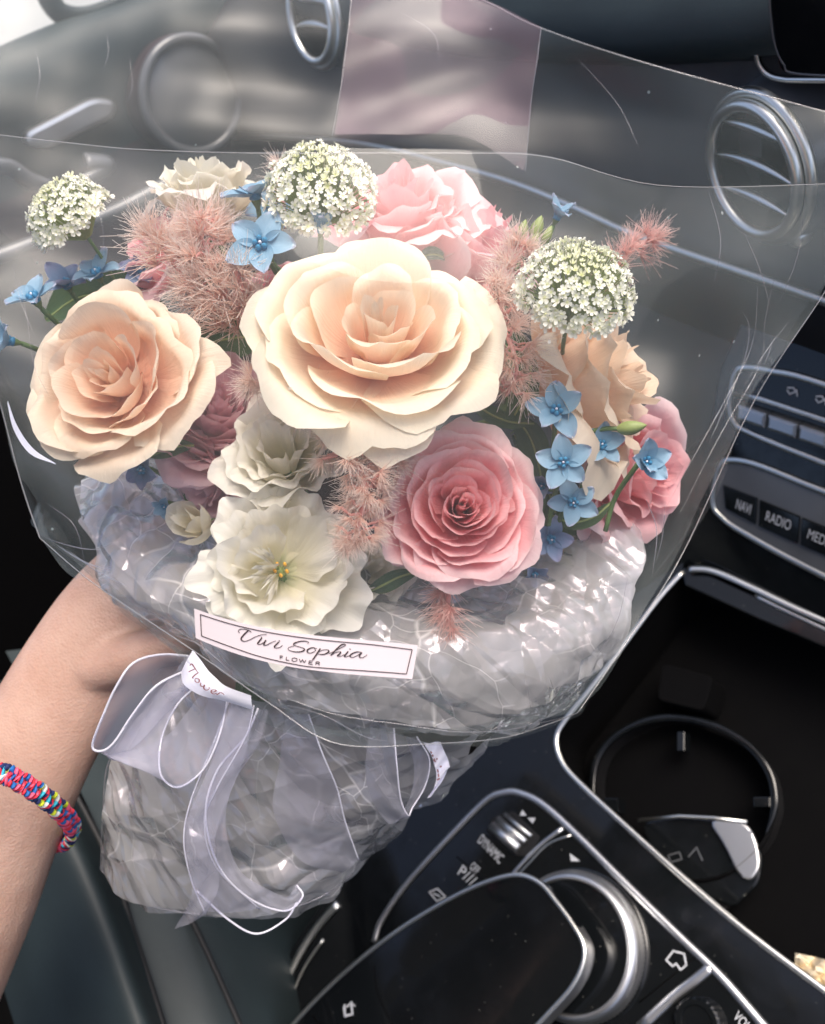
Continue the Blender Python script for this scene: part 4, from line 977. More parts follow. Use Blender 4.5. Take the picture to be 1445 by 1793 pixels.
plume('deep pink feathery spray farthest to the right, before the chrome trim', [(1060, 520, .345), (1090, 455, .338), (1130, 425, .338), (1150, 420, .338)], 48, 14, 26, 7, 'plume2', .9)
plume('feathery spray that starts under the left rim of the cream rose', [(560, 740, .290), (500, 700, .285), (450, 670, .285), (435, 665, .285)], 36, 24, 30, 8)
plume('pale curly plume in the middle, trailing down beside the cupped lisianthus', [(560, 700, .288), (600, 770, .272), (640, 850, .270), (625, 930, .272), (622, 955, .273)], 34, 74, 58, 9)
plume('deeper pink plume against the left edge of the front pink rose', [(700, 760, .295), (670, 800, .283), (640, 860, .280), (640, 900, .280)], 34, 34, 44, 10)
plume('pale feathery tufts under the lower rim of the big cream rose', [(520, 700, .280), (580, 735, .272), (650, 755, .270), (700, 775, .272)], 34, 26, 34, 12)
plume('feathery tuft poking out under the front pink rose', [(790, 1000, .305), (785, 1060, .300), (790, 1110, .300)], 44, 12, 22, 11, 'plume2', .8)

leaf('small dark green leaf curling over the top rim of the big cream rose', [(725, 462, .01), (745, 448, 0), (765, 446, 0), (783, 455, .004)], 12, .325, .8)
leaf('long green leaf under the right plume, left of the blue blossoms', [(930, 640, .0), (925, 680, 0), (905, 720, 0), (890, 745, .003)], 22, .312)
leaf('green leaf between the cream rose and the front pink rose', [(810, 690, .0), (850, 720, 0), (890, 738, 0), (935, 742, .004)], 15, .312)
leaf('dark leaf in the gap above the cluster of blue blossoms', [(900, 730, .0), (925, 760, 0), (940, 800, 0), (950, 850, .004)], 26, .325)
leaf('green leaf tip under the left peach rose', [(340, 780, .0), (310, 782, 0), (285, 790, 0), (262, 800, .003)], 16, .312)
leaf('green leaf below the left edge of the front pink rose', [(640, 1040, .01), (670, 1025, 0), (700, 1010, 0), (735, 1000, .003)], 16, .306)
leaf('olive leaf beneath the right cluster of blue blossoms', [(960, 900, .0), (1000, 915, 0), (1040, 905, 0), (1070, 880, .003)], 14, .318)
leaf('narrow dark leaf behind the front pink rose', [(900, 760, .0), (960, 860, .003), (985, 950, .003), (1000, 1000, .003)], 30, .335)
leaf('dark leaf behind the mauve rose', [(300, 620, .0), (370, 600, 0), (430, 590, 0), (470, 600, .003)], 40, .335)
leaf('dark leaf behind the feathery spray at the right', [(900, 480, .0), (860, 560, 0), (900, 620, 0), (960, 660, .003)], 36, .335)
# ================================================================== wrapping of the bouquet
def sheet(name, rows, nu, nv, mat, parent=None, disp=None, smooth=True):
    """a sheet through rows of (pixel, pixel, depth); disp(u, v, p) pushes it towards or away from the lens"""
    rr = [catmull([P(*p) for p in r], nu) for r in rows]
    V = []
    for i in range(nu): V.append(catmull([r[i] for r in rr], nv))
    V = np.array(V)                                     # nu, nv, 3
    if disp is not None:
        nrm = np.array(C2W((0, 0, -1)))
        du = np.gradient(V, axis=0); dv = np.gradient(V, axis=1); nn = np.cross(du, dv); nn /= (np.linalg.norm(nn, axis=2, keepdims=True) + 1e-12)
        sg = np.sign((nn @ nrm))[..., None]; nn = nn * sg
        V = V + nn * disp(V)[..., None]
    o = ob(name, mesh(name, V.reshape(-1, 3), [(a, b, c, d) for a, b, c, d in grid_faces(nv, nu)], mat, smooth=smooth), parent)
    return o, V
def folds(seed, lam, amp, n=7, warp=.35):
    """straight fold lines in many directions, as in crumpled film"""
    r = np.random.default_rng(seed); D = r.normal(size=(n, 3)); D /= np.linalg.norm(D, axis=1, keepdims=True)
    L = lam * r.uniform(.6, 2.2, n); F_ = r.uniform(0, 1, n); W = r.normal(size=(n, 3)) * (2 * math.pi / (lam * 3)); A = r.uniform(.5, 1, n)
    def f(V):
        h = np.zeros(V.shape[:2])
        for k in range(n):
            ph = V @ D[k] / L[k] + F_[k] + warp * np.sin(V @ W[k] + k) + .2 * np.sin(V @ W[(k + 1) % n] * 2.3)
            h += A[k] * L[k] / lam * (np.abs((ph % 1) - .5) - .25)
        return h * amp
    return f
M['film_edge'] = mat_film('film_edge', tint=(.97, .97, .97), gloss=2.5, haze=.30, hazecol=(.8, .8, .8), rough=.12)
M['crease'] = mat_film('film_crease', tint=(.98, .98, .98), gloss=3.0, haze=.16, hazecol=(.85, .82, .88), rough=.15)
def edge(name, pts, rpx, mat, parent, n=60, taper=False):
    cu = catmull([P(*p) for p in pts], n); d = pts[len(pts) // 2][2]; r = rpx / FPX * d
    return tube(name, cu, [r * (math.sin(math.pi * (i + .8) / (n + .6)) if taper else 1) for i in range(n)], mat, parent, 6, flat=.6)

ow = empty('clear_wrap', P(560, 1280, .30), 'large clear stiff film wrap that flares round the flowers', 'film wrap')
top = [(-70, 228, .262), (120, 250, .248), (250, 262, .243), (460, 268, .238), (800, 268, .236), (960, 275, .242), (1160, 325, .256), (1445, 322, .288), (1530, 318, .300)]
m1 = [(-80, 430, .282), (60, 440, .262), (250, 440, .243), (460, 440, .228), (760, 450, .228), (960, 470, .232), (1160, 470, .256), (1380, 480, .300), (1490, 420, .315)]
m2 = [(-20, 640, .305), (60, 700, .275), (230, 760, .246), (430, 760, .231), (720, 760, .230), (930, 770, .242), (1100, 780, .270), (1240, 790, .305), (1322, 700, .328)]
m3 = [(30, 820, .315), (110, 880, .290), (260, 930, .262), (430, 980, .245), (660, 1010, .244), (860, 1010, .252), (1000, 1010, .275), (1130, 1000, .305), (1196, 968, .325)]
hem = [(70, 942, .320), (165, 1022, .300), (340, 1140, .272), (470, 1230, .262), (590, 1302, .258), (760, 1302, .262), (880, 1292, .270), (960, 1268, .285), (1012, 1248, .300)]
gentle = lambda V: .0012 * np.sin(V @ np.array([90., 40, 70])) + .0010 * np.sin(V @ np.array([-60., 120, 30])) + folds(77, .07, .0008, 5)(V)
sheet('front_sheet', [top, m1, m2, m3, hem], 90, 70, M['film'], ow, gentle)
# the back sheet: its foot runs forward to the hem, then the sheet climbs behind the flowers
b0 = [(70, 942, .3205), (165, 1022, .3005), (340, 1140, .2725), (470, 1230, .2625), (590, 1302, .2585), (760, 1302, .2625), (880, 1292, .2705), (960, 1268, .2855), (1012, 1248, .3005)]
b1 = [(40, 840, .350), (150, 960, .350), (300, 1090, .345), (400, 1180, .338), (520, 1215, .338), (700, 1210, .345), (850, 1190, .350), (1000, 1130, .350), (1100, 1120, .345)]
b2 = [(-20, 640, .370), (150, 700, .38), (320, 720, .385), (480, 740, .385), (620, 740, .385), (800, 740, .385), (1000, 740, .38), (1180, 720, .370), (1325, 695, .345)]
b3 = [(-140, 300, .40), (100, 240, .40), (300, 230, .40), (480, 230, .395), (650, 220, .39), (820, 220, .385), (980, 270, .375), (1200, 300, .365), (1470, 440, .335)]
b4 = [(-160, -150, .42), (100, -150, .42), (300, -130, .41), (520, -110, .40), (700, -60, .39), (850, 2, .38), (945, 48, .372), (1130, 110, .355), (1480, 205, .335)]
sheet('back_sheet', [b0, b1, b2, b3, b4], 90, 80, M['film_b'], ow, lambda V: gentle(V) * 1.5)
pp = [[(585, 235, .388), (700, 238, .386), (820, 240, .384), (918, 300, .378)], [(600, 130, .389), (710, 130, .387), (830, 130, .385), (932, 170, .377)], [(620, -60, .390), (730, -40, .388), (850, 0, .378), (948, 48, .370)]]
sheet('pink_panel', pp, 24, 30, M['film_p'], ow, lambda V: .0014 * np.sin(V @ np.array([20., 60, 260])) + folds(5, .03, .0004, 4)(V))  # pink tinted film panel along the back sheet
edge('top_edge', top, .75, M['film_edge'], ow)
edge('hem_fold', hem, 1.6, M['film_edge'], ow)
edge('back_edge', b4[4:], 1.1, M['film_edge'], ow)
edge('panel_edge', [(948, 48, .370), (940, 110, .373), (930, 180, .377), (920, 300, .378)], 1.2, M['film_edge'], ow)
edge('panel_edge', [(620, -40, .388), (602, 120, .387), (582, 238, .386)], .9, M['film_edge'], ow)
edge('side_fold', [(1490, 415, .314), (1445, 510, .318), (1322, 700, .328), (1196, 968, .325), (1100, 1120, .312), (1012, 1248, .300)], 1.5, M['film_edge'], ow)
edge('side_fold', [(-20, 640, .305), (4, 720, .31), (30, 820, .315), (48, 880, .318), (70, 942, .320)], 1.5, M['film_edge'], ow)
for k, (pts, wd) in enumerate((
    ([(1328, 480, .300), (1318, 600, .302), (1270, 700, .300), (1215, 800, .296), (1160, 900, .296)], 1.2),
    ([(1360, 470, .302), (1340, 560, .308), (1330, 640, .315), (1262, 760, .308), (1180, 920, .302)], 1.4),
    ([(1300, 545, .298), (1312, 575, .302), (1300, 640, .304), (1240, 780, .300)], 1.0),
    ([(1384, 560, .322), (1345, 610, .322), (1300, 680, .318)], 1.2),
    ([(1345, 585, .315), (1352, 600, .317), (1338, 640, .317)], 1.0),
    ([(1130, 870, .283), (1150, 930, .286), (1142, 1010, .290)], 1.4),
    ([(1165, 880, .290), (1160, 940, .292), (1148, 985, .294)], 1.6),
    ([(74, 940, .3185), (120, 955, .300), (165, 962, .288), (200, 950, .278)], 1.6),
    ([(100, 955, .312), (150, 985, .298), (200, 1000, .286)], 3.0),
    ([(118, 962, .308), (170, 1000, .295), (230, 1030, .283)], 2.2),
    ([(300, 1110, .274), (350, 1130, .268), (410, 1180, .262)], 1.8),
    ([(830, 1300, .262), (880, 1270, .262), (950, 1265, .276), (1010, 1249, .298)], 1.3),
    ([(930, 1270, .275), (928, 1230, .268), (918, 1170, .262)], 1.0),
    ([(985, 1250, .286), (960, 1180, .275)], 1.0),
    ([(30, 470, .270), (48, 560, .268), (60, 640, .270), (90, 700, .266)], 1.0),
    ([(20, 440, .272), (34, 520, .272), (66, 600, .268)], .8), ([(150, 300, .246), (180, 400, .244), (176, 470, .246)], .6),
    ([(1240, 330, .262), (1262, 420, .266), (1250, 500, .270)], .9), ([(1300, 400, .276), (1330, 470, .284), (1350, 540, .292)], .9),
    ([(1160, 330, .252), (1100, 400, .246), (1080, 460, .245)], .5), ([(1410, 350, .290), (1396, 450, .300), (1360, 540, .308)], .9),
    ([(60, 80, .385), (70, 130, .385), (60, 190, .385)], 1.0), ([(186, 55, .385), (190, 90, .385), (182, 120, .385)], .9), ([(225, 90, .385), (232, 150, .385), (222, 180, .385)], .7),
    ([(700, 20, .38), (760, 60, .38), (770, 120, .38)], .8), ([(1000, 90, .366), (1080, 180, .366), (1120, 260, .364)], .7),
    ([(80, 880, .296), (130, 920, .290), (150, 990, .296)], 1.2), ([(1100, 1010, .290), (1080, 1090, .292), (1040, 1160, .294)], 1.3),
    ([(470, 1228, .262), (560, 1250, .254), (640, 1290, .256), (700, 1300, .258)], 1.2))):
    edge('crease', pts, wd * .7, M['crease'], ow, 24, True)
# white strip painted in for the film's highlight by the left rose
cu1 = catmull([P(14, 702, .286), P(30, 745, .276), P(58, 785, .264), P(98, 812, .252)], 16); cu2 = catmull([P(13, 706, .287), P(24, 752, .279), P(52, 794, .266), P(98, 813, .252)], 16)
ob('painted_glint', mesh('painted_glint', [Vector(p) for p in cu1] + [Vector(p) for p in cu2], grid_faces(16, 2), M['satin']), ow)

# pearl film: collar under the flowers and skirt under the tie
pc = empty('pearl_collar', P(560, 1200, .32), 'crinkled pearly film gathered in a collar below the flowers', 'pearl film')
c0 = [(150, 835, .352), (230, 800, .350), (330, 800, .347), (450, 860, .345), (620, 900, .345), (800, 960, .345), (950, 900, .345), (1060, 880, .342), (1118, 930, .335)]
c1 = [(138, 880, .340), (200, 870, .335), (320, 930, .330), (450, 1000, .322), (620, 1020, .32), (790, 1040, .322), (930, 1010, .325), (1060, 960, .330), (1130, 960, .338)]
c2 = [(168, 950, .330), (215, 960, .322), (320, 1020, .310), (450, 1080, .302), (600, 1100, .300), (770, 1110, .300), (910, 1100, .304), (1040, 1060, .312), (1122, 1010, .330)]
c3 = [(175, 1000, .330), (240, 1045, .318), (330, 1085, .308), (450, 1140, .300), (600, 1165, .298), (770, 1180, .296), (900, 1190, .298), (1010, 1160, .306), (1098, 1080, .325)]
c4 = [(185, 1012, .333), (262, 1070, .322), (345, 1125, .315), (440, 1192, .308), (570, 1246, .303), (700, 1268, .302), (830, 1282, .304), (950, 1258, .312), (1065, 1150, .325)]
cr = lambda a, s1=4, lam=.034: (lambda V: folds(s1, lam * 1.2, .0036 * a, 5, .2)(V) + folds(s1 + 9, lam * .6, .0022 * a, 5, .2)(V))
sheet('collar', [c0, c1, c2, c3, c4], 330, 190, M['pearl'], pc, cr(1.0), smooth=False)
sheet('inner_layer', [[(x, y + 12, d + .012) for x, y, d in r] for r in (c0, c1, c2, c3, c4)], 220, 120, M['pearl'], pc, cr(1.1, 23), smooth=False)
edge('torn_edge', [(x, y, d - .001) for x, y, d in c4], 1.4, M['crease'], pc)
skb = empty('pearl_skirt', P(430, 1200, .335), 'crinkled pearly film skirt spreading below the ribbon tie', 'pearl film')
s0 = [(330, 1150, .338), (380, 1195, .326), (440, 1222, .322), (520, 1240, .322), (610, 1262, .324), (710, 1290, .328), (800, 1300, .338), (850, 1285, .35)]
s1_ = [(255, 1240, .345), (340, 1270, .335), (420, 1290, .330), (500, 1310, .330), (600, 1330, .332), (690, 1345, .336), (760, 1350, .345), (812, 1325, .355)]
s2_ = [(192, 1330, .356), (270, 1370, .345), (360, 1400, .338), (460, 1420, .336), (550, 1430, .338), (630, 1430, .344), (690, 1425, .352), (735, 1395, .365)]
s3_ = [(180, 1430, .366), (250, 1480, .355), (340, 1510, .346), (440, 1520, .345), (520, 1520, .348), (580, 1505, .355), (625, 1490, .362), (668, 1462, .375)]
s4_ = [(176, 1522, .374), (225, 1572, .365), (310, 1596, .356), (410, 1602, .354), (480, 1596, .358), (540, 1580, .364), (585, 1556, .370), (618, 1528, .382)]
sheet('skirt', [s0, s1_, s2_, s3_, s4_], 260, 240, M['pearl'], skb, cr(.9, 40, .040), smooth=False)
sheet('inner_layer', [[(x + 10, y + 8, d + .016) for x, y, d in r] for r in (s0, s1_, s2_, s3_, s4_)], 180, 160, M['pearl'], skb, cr(1.2, 60, .045), smooth=False)
edge('lower_edge', s4_, 1.6, M['crease'], skb); edge('side_edge', [r[0] for r in (s0, s1_, s2_, s3_, s4_)], 1.4, M['crease'], skb)
# cut stems inside the skirt
for k in range(14):
    a = k * 2.4; dx = 26 * math.cos(a); dd = .008 * math.sin(a)
    e = empty('cut_stem', P(445 + dx, 1230, .36 + dd), 'green flower stem seen dimly within the pearly film skirt', 'stem', 'cut stems gathered in the tie')
    tube('stem', catmull([P(560 + dx * 5, 1010 - abs(dx), .365 + dd * 1.5), P(445 + dx, 1225, .352 + dd), P(430 + dx * 2.2, 1330, .365 + dd * 1.5), P(415 + dx * 3.4, 1440 + 20 * math.cos(k), .385 + dd * 2)], 14), .0022, M['green'], e, 8)

# ---- paper label ---------------------------------------------------------------
LD = .2425
def arc(pts, x):
    xs = [p[0] for p in pts]; k = max(0, min(len(xs) - 2, int(np.searchsorted(xs, x)) - 1)); c = np.polyfit(xs, [p[1] for p in pts], 3); return float(np.polyval(c, x))
TOPE = [(340, 1066), (400, 1083.5), (490, 1105), (562, 1114), (660, 1122), (732, 1130)]
BOTE = [(343, 1118), (400, 1138), (445, 1153), (490, 1165), (526, 1171.5), (562, 1175.5), (660, 1182.5), (722, 1190)]
def LP(x, y, lift=0):
    return P(x, y, LD + .006 * ((x - 540) / 200) ** 2 - lift)
lb = empty('paper_label', LP(540, 1140), 'white paper label printed Vivi Sophia FLOWER stuck on the clear wrap', 'label')
vs = []
for lift in (0, -.0004):
    for j in range(5):
        for i in range(41):
            f_ = i / 40; xt = 340 + 392 * f_; xb = 343 + 379 * f_; v_ = j / 4
            vs.append(LP(xt + (xb - xt) * v_, arc(TOPE, xt) * (1 - v_) + arc(BOTE, xb) * v_, lift))
gf = grid_faces(41, 5); rim = [i for i in range(41)] + [41 * j + 40 for j in range(1, 5)] + [164 + i for i in range(39, -1, -1)] + [41 * j for j in range(3, 0, -1)]
ob('label_paper', mesh('label_paper', vs, gf + [tuple(k + 205 for k in f)[::-1] for f in gf] + [(rim[i], rim[(i + 1) % len(rim)], rim[(i + 1) % len(rim)] + 205, rim[i] + 205) for i in range(len(rim))], M['paper'], smooth=False), lb)
def ribbon_px(name, strokes, wfun, mat, parent, mapf, n=26):
    V, F = [], []
    for s in strokes:
        c = catmull([np.array(p, float) for p in s], n if len(s) > 2 else 3)
        o = len(V)
        for i, p in enumerate(c):
            a, b_ = c[max(0, i - 1)], c[min(len(c) - 1, i + 1)]; d_ = b_ - a; L = np.linalg.norm(d_) + 1e-9; d_ = d_ / L
            w_ = wfun(d_, i / (len(c) - 1)) / 2; nx = np.array([-d_[1], d_[0]])
            for sgn in (-1, 1): q = p + nx * w_ * sgn; V.append(mapf(q[0], q[1]))
        F += [(o + 2 * i, o + 2 * i + 1, o + 2 * i + 3, o + 2 * i + 2) for i in range(len(c) - 1)]
    return ob(name, mesh(name, V, F, mat, smooth=False), parent)
zz = lambda x, y: LP(400 + x / 5.558, 1080 + y / 5.558, .0003)
VS = [[(112, 158), (98, 142), (108, 124), (145, 119), (190, 128), (224, 150)],
      [(196, 130), (160, 165), (126, 205), (132, 230), (165, 238), (215, 220), (262, 195), (318, 176), (372, 172)],
      [(326, 206), (302, 236), (286, 262), (310, 268), (345, 248), (366, 226)], [(316, 196), (330, 203)],
      [(366, 226), (352, 250), (346, 276), (372, 274), (415, 252), (462, 234)], 
      [(492, 244), (466, 270), (448, 292), (464, 303), (500, 298), (528, 276)], [(490, 230), (504, 238)],
      [(770, 262), (782, 246), (745, 236), (690, 240), (640, 258), (640, 276), (690, 292), (740, 310), (730, 332), (680, 342), (620, 336), (582, 318), (590, 296), (640, 284)],
      [(838, 300), (800, 304), (768, 326), (776, 350), (812, 350), (848, 328), (838, 304), (862, 310)],
      [(896, 308), (872, 344), (846, 384), (820, 420)], [(872, 344), (920, 324), (968, 322), (976, 342), (940, 362), (896, 366), (868, 356)],
      [(976, 358), (1040, 330), (1110, 294), (1142, 276), (1128, 266), (1096, 276), (1050, 318), (996, 376)], [(1010, 366), (1050, 346), (1092, 340), (1084, 360), (1062, 380), (1090, 384), (1130, 366)],
      [(1168, 336), (1146, 362), (1130, 384), (1150, 388), (1190, 372)], [(1178, 310), (1192, 318)],
      [(1290, 344), (1246, 342), (1200, 362), (1184, 384), (1210, 394), (1256, 376), (1296, 348)], [(1300, 346), (1280, 372), (1280, 394), (1310, 396), (1352, 370)]]
ribbon_px('name_print', VS, lambda d, t: 5.5 + 8.5 * max(0, d[1] * .9 - d[0] * .35) + 1.5 * math.sin(math.pi * t), M['ink'], lb, zz)
def glyphs(name, s, xs, ys, cap, slope, mat, parent, mapf, wide=1.0):
    V, F = [], []
    for ch, x0, y0 in zip(s, xs, ys):
        cu = bpy.data.curves.new('t', 'FONT'); cu.body = ch; tmp = bpy.data.objects.new('t', cu); COL.objects.link(tmp)
        me = bpy.data.meshes.new_from_object(tmp.evaluated_get(bpy.context.evaluated_depsgraph_get())); bpy.data.objects.remove(tmp); bpy.data.curves.remove(cu)
        o = len(V)
        for v_ in me.vertices:
            gx, gy = v_.co.x / .7 * cap * wide, v_.co.y / .7 * cap
            V.append(mapf(x0 + gx * math.cos(slope) + gy * math.sin(slope), y0 + gx * math.sin(slope) - gy * math.cos(slope)))
        F += [tuple(i + o for i in p.vertices) for p in me.polygons]; bpy.data.meshes.remove(me)
    return ob(name, mesh(name, V, F, mat, smooth=False), parent)
FW = [[(504, 412), (504, 380)], [(504, 381), (532, 386)], [(504, 396), (526, 400)], [(562, 424), (566, 392)], [(562, 424), (594, 428)],
      [(642, 402), (620, 408), (620, 432), (644, 438), (668, 430), (668, 410), (642, 402)], [(690, 412), (704, 446), (722, 418), (738, 450), (756, 424)],
      [(782, 462), (788, 430), (822, 434)], [(785, 446), (816, 450)], [(782, 462), (820, 467)], [(850, 470), (856, 438), (884, 442), (888, 454), (854, 456)], [(872, 456), (888, 474)]]
FW = [s if len(s) == 2 else s for s in FW]
def poly_px(name, strokes, w_, mat, parent, mapf):
    segs = [[a, b_] for s in strokes for a, b_ in zip(s[:-1], s[1:])]
    return ribbon_px(name, segs, lambda d, t: w_, mat, parent, mapf)
poly_px('flower_print', FW, 7.0, M['ink'], lb, lambda x, y: zz(x, y - 3))
it = [(351, 1076)] + [(x, arc(TOPE, x) + 6.6) for x in range(400, 700, 50)] + [(722, 1137.5)]
ib = [(353, 1113.5), (400, 1131), (445, 1146.5), (481, 1156), (526, 1165), (553, 1168.5), (600, 1172), (660, 1176), (712, 1180)]
LPn = lambda x, y: LP(x, y, .0003)
for a in (it, ib, [it[0], ib[0]], [it[-1], ib[-1]]):
    ribbon_px('border_line', [a], lambda d, t: 1.5, M['ink'], lb, LPn)

# ---- ribbons ---------------------------------------------------------------------
bw = empty('organza_bow', P(385, 1195, .318), 'sheer white organza bow with wired edges tied under the flowers', 'bow')
def band(name, ea, eb, mat, parent, wires=(True, True), n=50, wpx=3.2, mid=0, wob=.0012):
    a = catmull([P(*p) for p in ea], n); b_ = catmull([P(*p) for p in eb], n); V = []
    vw = C2W((0, 0, -1))
    for k in range(7):
        t = k / 6
        V += [Vector(p) * (1 - t) + Vector(q) * t + vw * (mid * math.sin(math.pi * t) + wob * math.sin(i * .35 + k)) for i, (p, q) in enumerate(zip(a, b_))]
    o = ob(name, mesh(name, V, grid_faces(n, 7), mat), parent)
    for f_, c in zip(wires, (a, b_)):
        if f_:
            r = wpx / FPX * ea[0][2] / 2; ob('wired_edge', mesh('wired_edge', *tube_data(c, r, 8), M['cord']), o)
    return o
band('loop', [(340, 1150, .322), (285, 1146, .315), (235, 1160, .310), (205, 1200, .308), (182, 1250, .310), (162, 1305, .312), (178, 1315, .312), (200, 1300, .311), (235, 1248, .310), (275, 1200, .312), (330, 1172, .318)],
     [(375, 1190, .322), (350, 1200, .325), (320, 1225, .327), (290, 1260, .328), (255, 1300, .328), (215, 1330, .326), (200, 1330, .322), (215, 1325, .318), (255, 1290, .317), (300, 1240, .317), (350, 1200, .318)], M['organza'], bw, (True, False), wpx=4.4)
band('loop', [(398, 1210, .312), (394, 1250, .306), (380, 1300, .303), (358, 1345, .303), (325, 1374, .304), (300, 1376, .306), (280, 1350, .312), (284, 1290, .316), (310, 1235, .316), (345, 1200, .316)],
     [(360, 1205, .316), (330, 1245, .316), (290, 1290, .318), (240, 1312, .318), (190, 1318, .316), (180, 1316, .318), (210, 1300, .322), (250, 1260, .322), (290, 1220, .32), (330, 1195, .318)], M['organza'], bw, (True, False), wpx=3.6)
band('tail', [(402, 1225, .308), (375, 1300, .305), (335, 1400, .308), (322, 1470, .312), (335, 1540, .318), (360, 1600, .325)],
     [(445, 1235, .306), (430, 1290, .302), (380, 1380, .303), (358, 1440, .306), (380, 1520, .315), (455, 1592, .330)], M['organza'], bw, (True, True), wpx=2.6)
band('tail', [(452, 1240, .308), (430, 1290, .304), (380, 1350, .303), (360, 1430, .304), (385, 1520, .312), (440, 1575, .322), (500, 1595, .330), (530, 1570, .334), (520, 1550, .336)],
     [(470, 1245, .31), (455, 1300, .31), (410, 1370, .31), (395, 1440, .31), (420, 1520, .318), (470, 1560, .327), (500, 1570, .333), (512, 1560, .336), (515, 1550, .338)], M['organza'], bw, (True, False), wpx=3.8)
band('tail', [(540, 1250, .318), (565, 1320, .320), (590, 1380, .326), (605, 1440, .334), (628, 1505, .345)],
     [(500, 1250, .320), (490, 1330, .324), (480, 1420, .330), (520, 1500, .34), (600, 1530, .35)], M['organza'], bw, (True, False), wpx=3.0)
band('loop', [(690, 1275, .312), (695, 1340, .312), (702, 1400, .318), (715, 1428, .322), (722, 1415, .325), (745, 1375, .325), (752, 1330, .322), (730, 1290, .318)],
     [(650, 1265, .314), (640, 1340, .318), (650, 1400, .322), (680, 1440, .328), (700, 1430, .330), (720, 1390, .33), (725, 1340, .328), (710, 1290, .32)], M['organza'], bw, (True, False), wpx=3.0)
tube('loose_wire', catmull([P(*p) for p in ((345, 1560, .325), (400, 1610, .33), (450, 1635, .335), (500, 1610, .34), (520, 1580, .342))], 30), .0004, M['cord'], bw, 6)
# printed satin ribbon: knot band, hanging tail and the piece at the right
sr = empty('satin_ribbon', P(350, 1190, .310), 'pale satin ribbon printed Flower wound round the tie', 'ribbon')
band('knot_band', [(338, 1138, .306), (354, 1159, .299), (364, 1173, .297), (378, 1187, .296), (397, 1202, .297), (440, 1218, .304)],
     [(317, 1178, .308), (322, 1198, .301), (344, 1214, .298), (363, 1221, .297), (392, 1227, .298), (445, 1244, .306)], M['satin'], sr, (False, False), mid=.0015, wob=0)
band('printed_tail', [(404, 1232, .304), (372, 1330, .300), (334, 1420, .302), (322, 1490, .306), (338, 1560, .312), (304, 1630, .318)],
     [(446, 1240, .304), (430, 1320, .300), (392, 1420, .301), (374, 1490, .305), (384, 1550, .311), (360, 1602, .318)], M['organza'], sr, (False, False))
band('printed_tail', [(742, 1300, .330), (758, 1330, .330), (764, 1365, .332), (748, 1400, .336)], [(772, 1300, .331), (786, 1335, .331), (784, 1350, .333), (760, 1388, .337)], M['satin'], sr, (False, False))
rm = lambda x, y: P(310 + x / 10.32, 1140 + y / 10.32, .2935)
FL = [[(232, 262), (268, 232), (330, 320), (384, 396)], [(210, 378), (262, 350), (300, 342)], [(330, 320), (262, 352)], [(392, 388), (330, 430), (282, 478), (300, 494)],
      [(330, 500), (352, 494), (398, 512), (402, 552), (372, 570), (334, 548), (326, 512), (352, 494)],
      [(432, 570), (424, 612), (450, 640), (488, 640), (500, 610), (484, 668), (520, 704), (560, 700), (588, 668), (572, 650)],
      [(612, 734), (660, 740), (712, 716), (670, 700), (624, 712), (622, 752), (668, 776), (722, 760)],
      [(716, 790), (752, 770), (780, 752), (820, 762), (858, 792)]]
ribbon_px('flower_print', FL, lambda d, t: 12 + 16 * abs(d[1]) * math.sin(math.pi * min(1, t + .1)), M['inkred'], sr, rm)
rm2 = lambda x, y: P(720 + x / 17.9, 1280 + y / 17.9, .3285)
ribbon_px('small_print', [[(610, 640), (650, 700)], [(660, 740), (690, 800)], [(740, 860), (720, 920), (780, 960)], [(820, 850), (800, 900)], [(830, 1200), (850, 1300)], [(960, 1100), (900, 1130)], [(850, 1330), (860, 1440)], [(820, 1540), (900, 1480)]], lambda d, t: 46, M['inkred'], sr, rm2)
# ================================================================== the arm
ps = empty('person', P(75, 1290, .37), 'bare left forearm and hand holding the bouquet by its tie, wearing a bracelet', 'person')
def limb(pts, n=24, flat=.78, seg=16):
    """pts: (px, py, depth, radius in pixels)"""
    c = catmull([np.array([*P(x, y, d), r / FPX * d]) for x, y, d, r in pts], n)
    return tube_data([Vector(q[:3]) for q in c], [float(q[3]) for q in c], seg, flat=flat, up=None)
def limb_flat(pts, n=24, flat=.78, seg=20):
    c = catmull([np.array([*P(x, y, d), r / FPX * d]) for x, y, d, r in pts], n); vw = C2W((0, 0, -1)); vs = []
    for i, q in enumerate(c):
        p = Vector(q[:3]); t = (Vector(c[min(n - 1, i + 1)][:3]) - Vector(c[max(0, i - 1)][:3])).normalized()
        s = t.cross(vw).normalized(); u = s.cross(t)
        for k in range(seg):
            a = 2 * math.pi * k / seg; vs.append(p + s * (q[3] * math.cos(a)) + u * (q[3] * flat * math.sin(a)))
    return vs, grid_faces(seg, n, True) + [tuple(range(seg))[::-1], tuple((n - 1) * seg + k for k in range(seg))]
pieces = [limb_flat([(-330, 2050, .42, 190), (-200, 1800, .40, 168), (-80, 1580, .385, 140), (-8, 1430, .378, 122), (72, 1285, .375, 106), (135, 1180, .375, 104), (205, 1090, .375, 108), (280, 1010, .380, 100), (340, 950, .388, 74)], 46, .72),
          limb_flat([(120, 1195, .375, 98), (190, 1120, .375, 104), (270, 1085, .378, 92), (345, 1100, .384, 70)], 20, .62)]
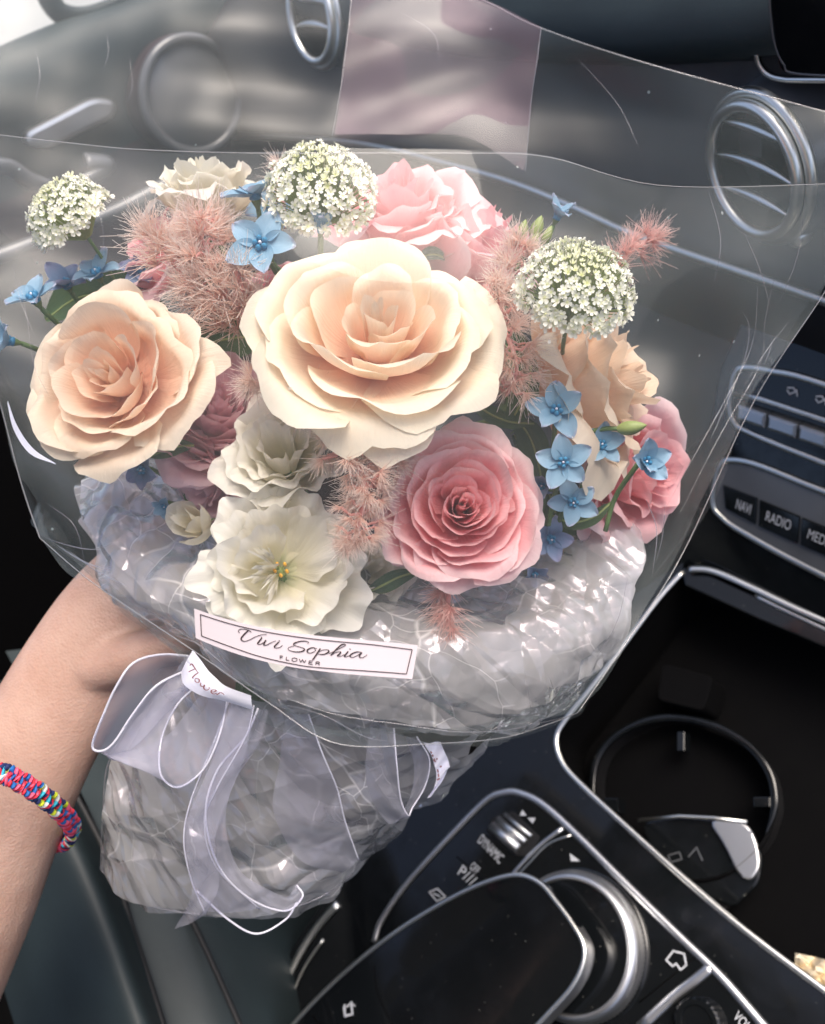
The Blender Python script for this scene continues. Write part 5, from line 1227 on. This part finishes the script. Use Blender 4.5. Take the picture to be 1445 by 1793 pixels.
# fingers curl behind the tie and come round its far side; the thumb lies along the near side
fing = [[(290, 1000, .380, 34), (345, 1020, .388, 31), (400, 1075, .392, 29), (450, 1110, .385, 26), (470, 1150, .368, 22)],
        [(280, 1095, .378, 36), (345, 1100, .392, 32), (415, 1125, .400, 30), (470, 1165, .392, 27), (490, 1205, .372, 23)],
        [(270, 1130, .382, 35), (335, 1150, .396, 31), (400, 1180, .404, 29), (455, 1215, .395, 26), (478, 1250, .376, 22)],
        [(255, 1160, .384, 32), (310, 1190, .396, 27), (368, 1222, .402, 25), (410, 1252, .396, 22), (428, 1275, .382, 19)],
        [(170, 1170, .365, 44), (235, 1150, .356, 42), (290, 1128, .350, 35), (325, 1120, .350, 29), (352, 1118, .356, 23)]]
pieces += [limb(f_, 22, 1.0, 14) for f_ in fing]
vs, fs = join([(list(a), b_) for a, b_ in pieces])
tmp = bpy.data.objects.new('tmp', mesh('tmp', vs, fs, M['skin'])); COL.objects.link(tmp)
m_ = tmp.modifiers.new('r', 'REMESH'); m_.mode = 'VOXEL'; m_.voxel_size = .0015; m_.use_smooth_shade = True
m_ = tmp.modifiers.new('s', 'SMOOTH'); m_.factor = .5; m_.iterations = 16
me = bpy.data.meshes.new_from_object(tmp.evaluated_get(bpy.context.evaluated_depsgraph_get())); bpy.data.objects.remove(tmp)
me.name = 'arm'; me.materials.clear(); me.materials.append(M['skin'])
ob('arm', me, ps)
# thumb nail
# braided bracelet
br = empty('bracelet', P(60, 1400, .345), 'braided bracelet of blue, red, pink and yellow threads round the wrist', 'bracelet')
path = [(-125, 1345, .350), (-75, 1340, .320), (0, 1354, .3085), (42, 1374, .3105), (82, 1402, .320), (112, 1430, .336), (124, 1455, .356), (108, 1474, .382), (50, 1482, .405), (-30, 1460, .420), (-100, 1420, .415), (-135, 1375, .385)]
cu = [Vector(p) for p in catmull([P(*p) for p in path], 360, True)]
ctr_ = sum(cu, Vector()) / len(cu); n = len(cu)
for s in range(6):
    vs = []; seg = 7; ring = []
    for i, p in enumerate(cu):
        t = (cu[(i + 1) % n] - cu[i - 1]).normalized(); o_ = (p - ctr_).normalized(); o_ = (o_ - t * o_.dot(t)).normalized(); u = t.cross(o_)
        ph = i / n * 2 * math.pi * 22 + s * 2 * math.pi / 6
        q = p + u * (.0025 * math.sin(ph)) + o_ * (.0012 * math.cos(ph * 2 + s) + .0012)
        for k in range(seg):
            a = 2 * math.pi * k / seg; vs.append(q + u * (.00115 * math.cos(a)) + o_ * (.00115 * math.sin(a)))
    fs = grid_faces(seg, n, True) + [((n - 1) * seg + k, (n - 1) * seg + (k + 1) % seg, (k + 1) % seg, k) for k in range(seg)]
    cols = [(0, 4), (1, 1), (2, 6), (3, 0), (1, 5), (5, 2)][s]
    mi = [cols[(int(f / seg) // 34 + s) % 2] if f < (n - 1) * seg else cols[0] for f in range(len(fs))]
    ob('thread', mesh('thread', vs, fs, None, mats=THREADS, midx=mi), br)
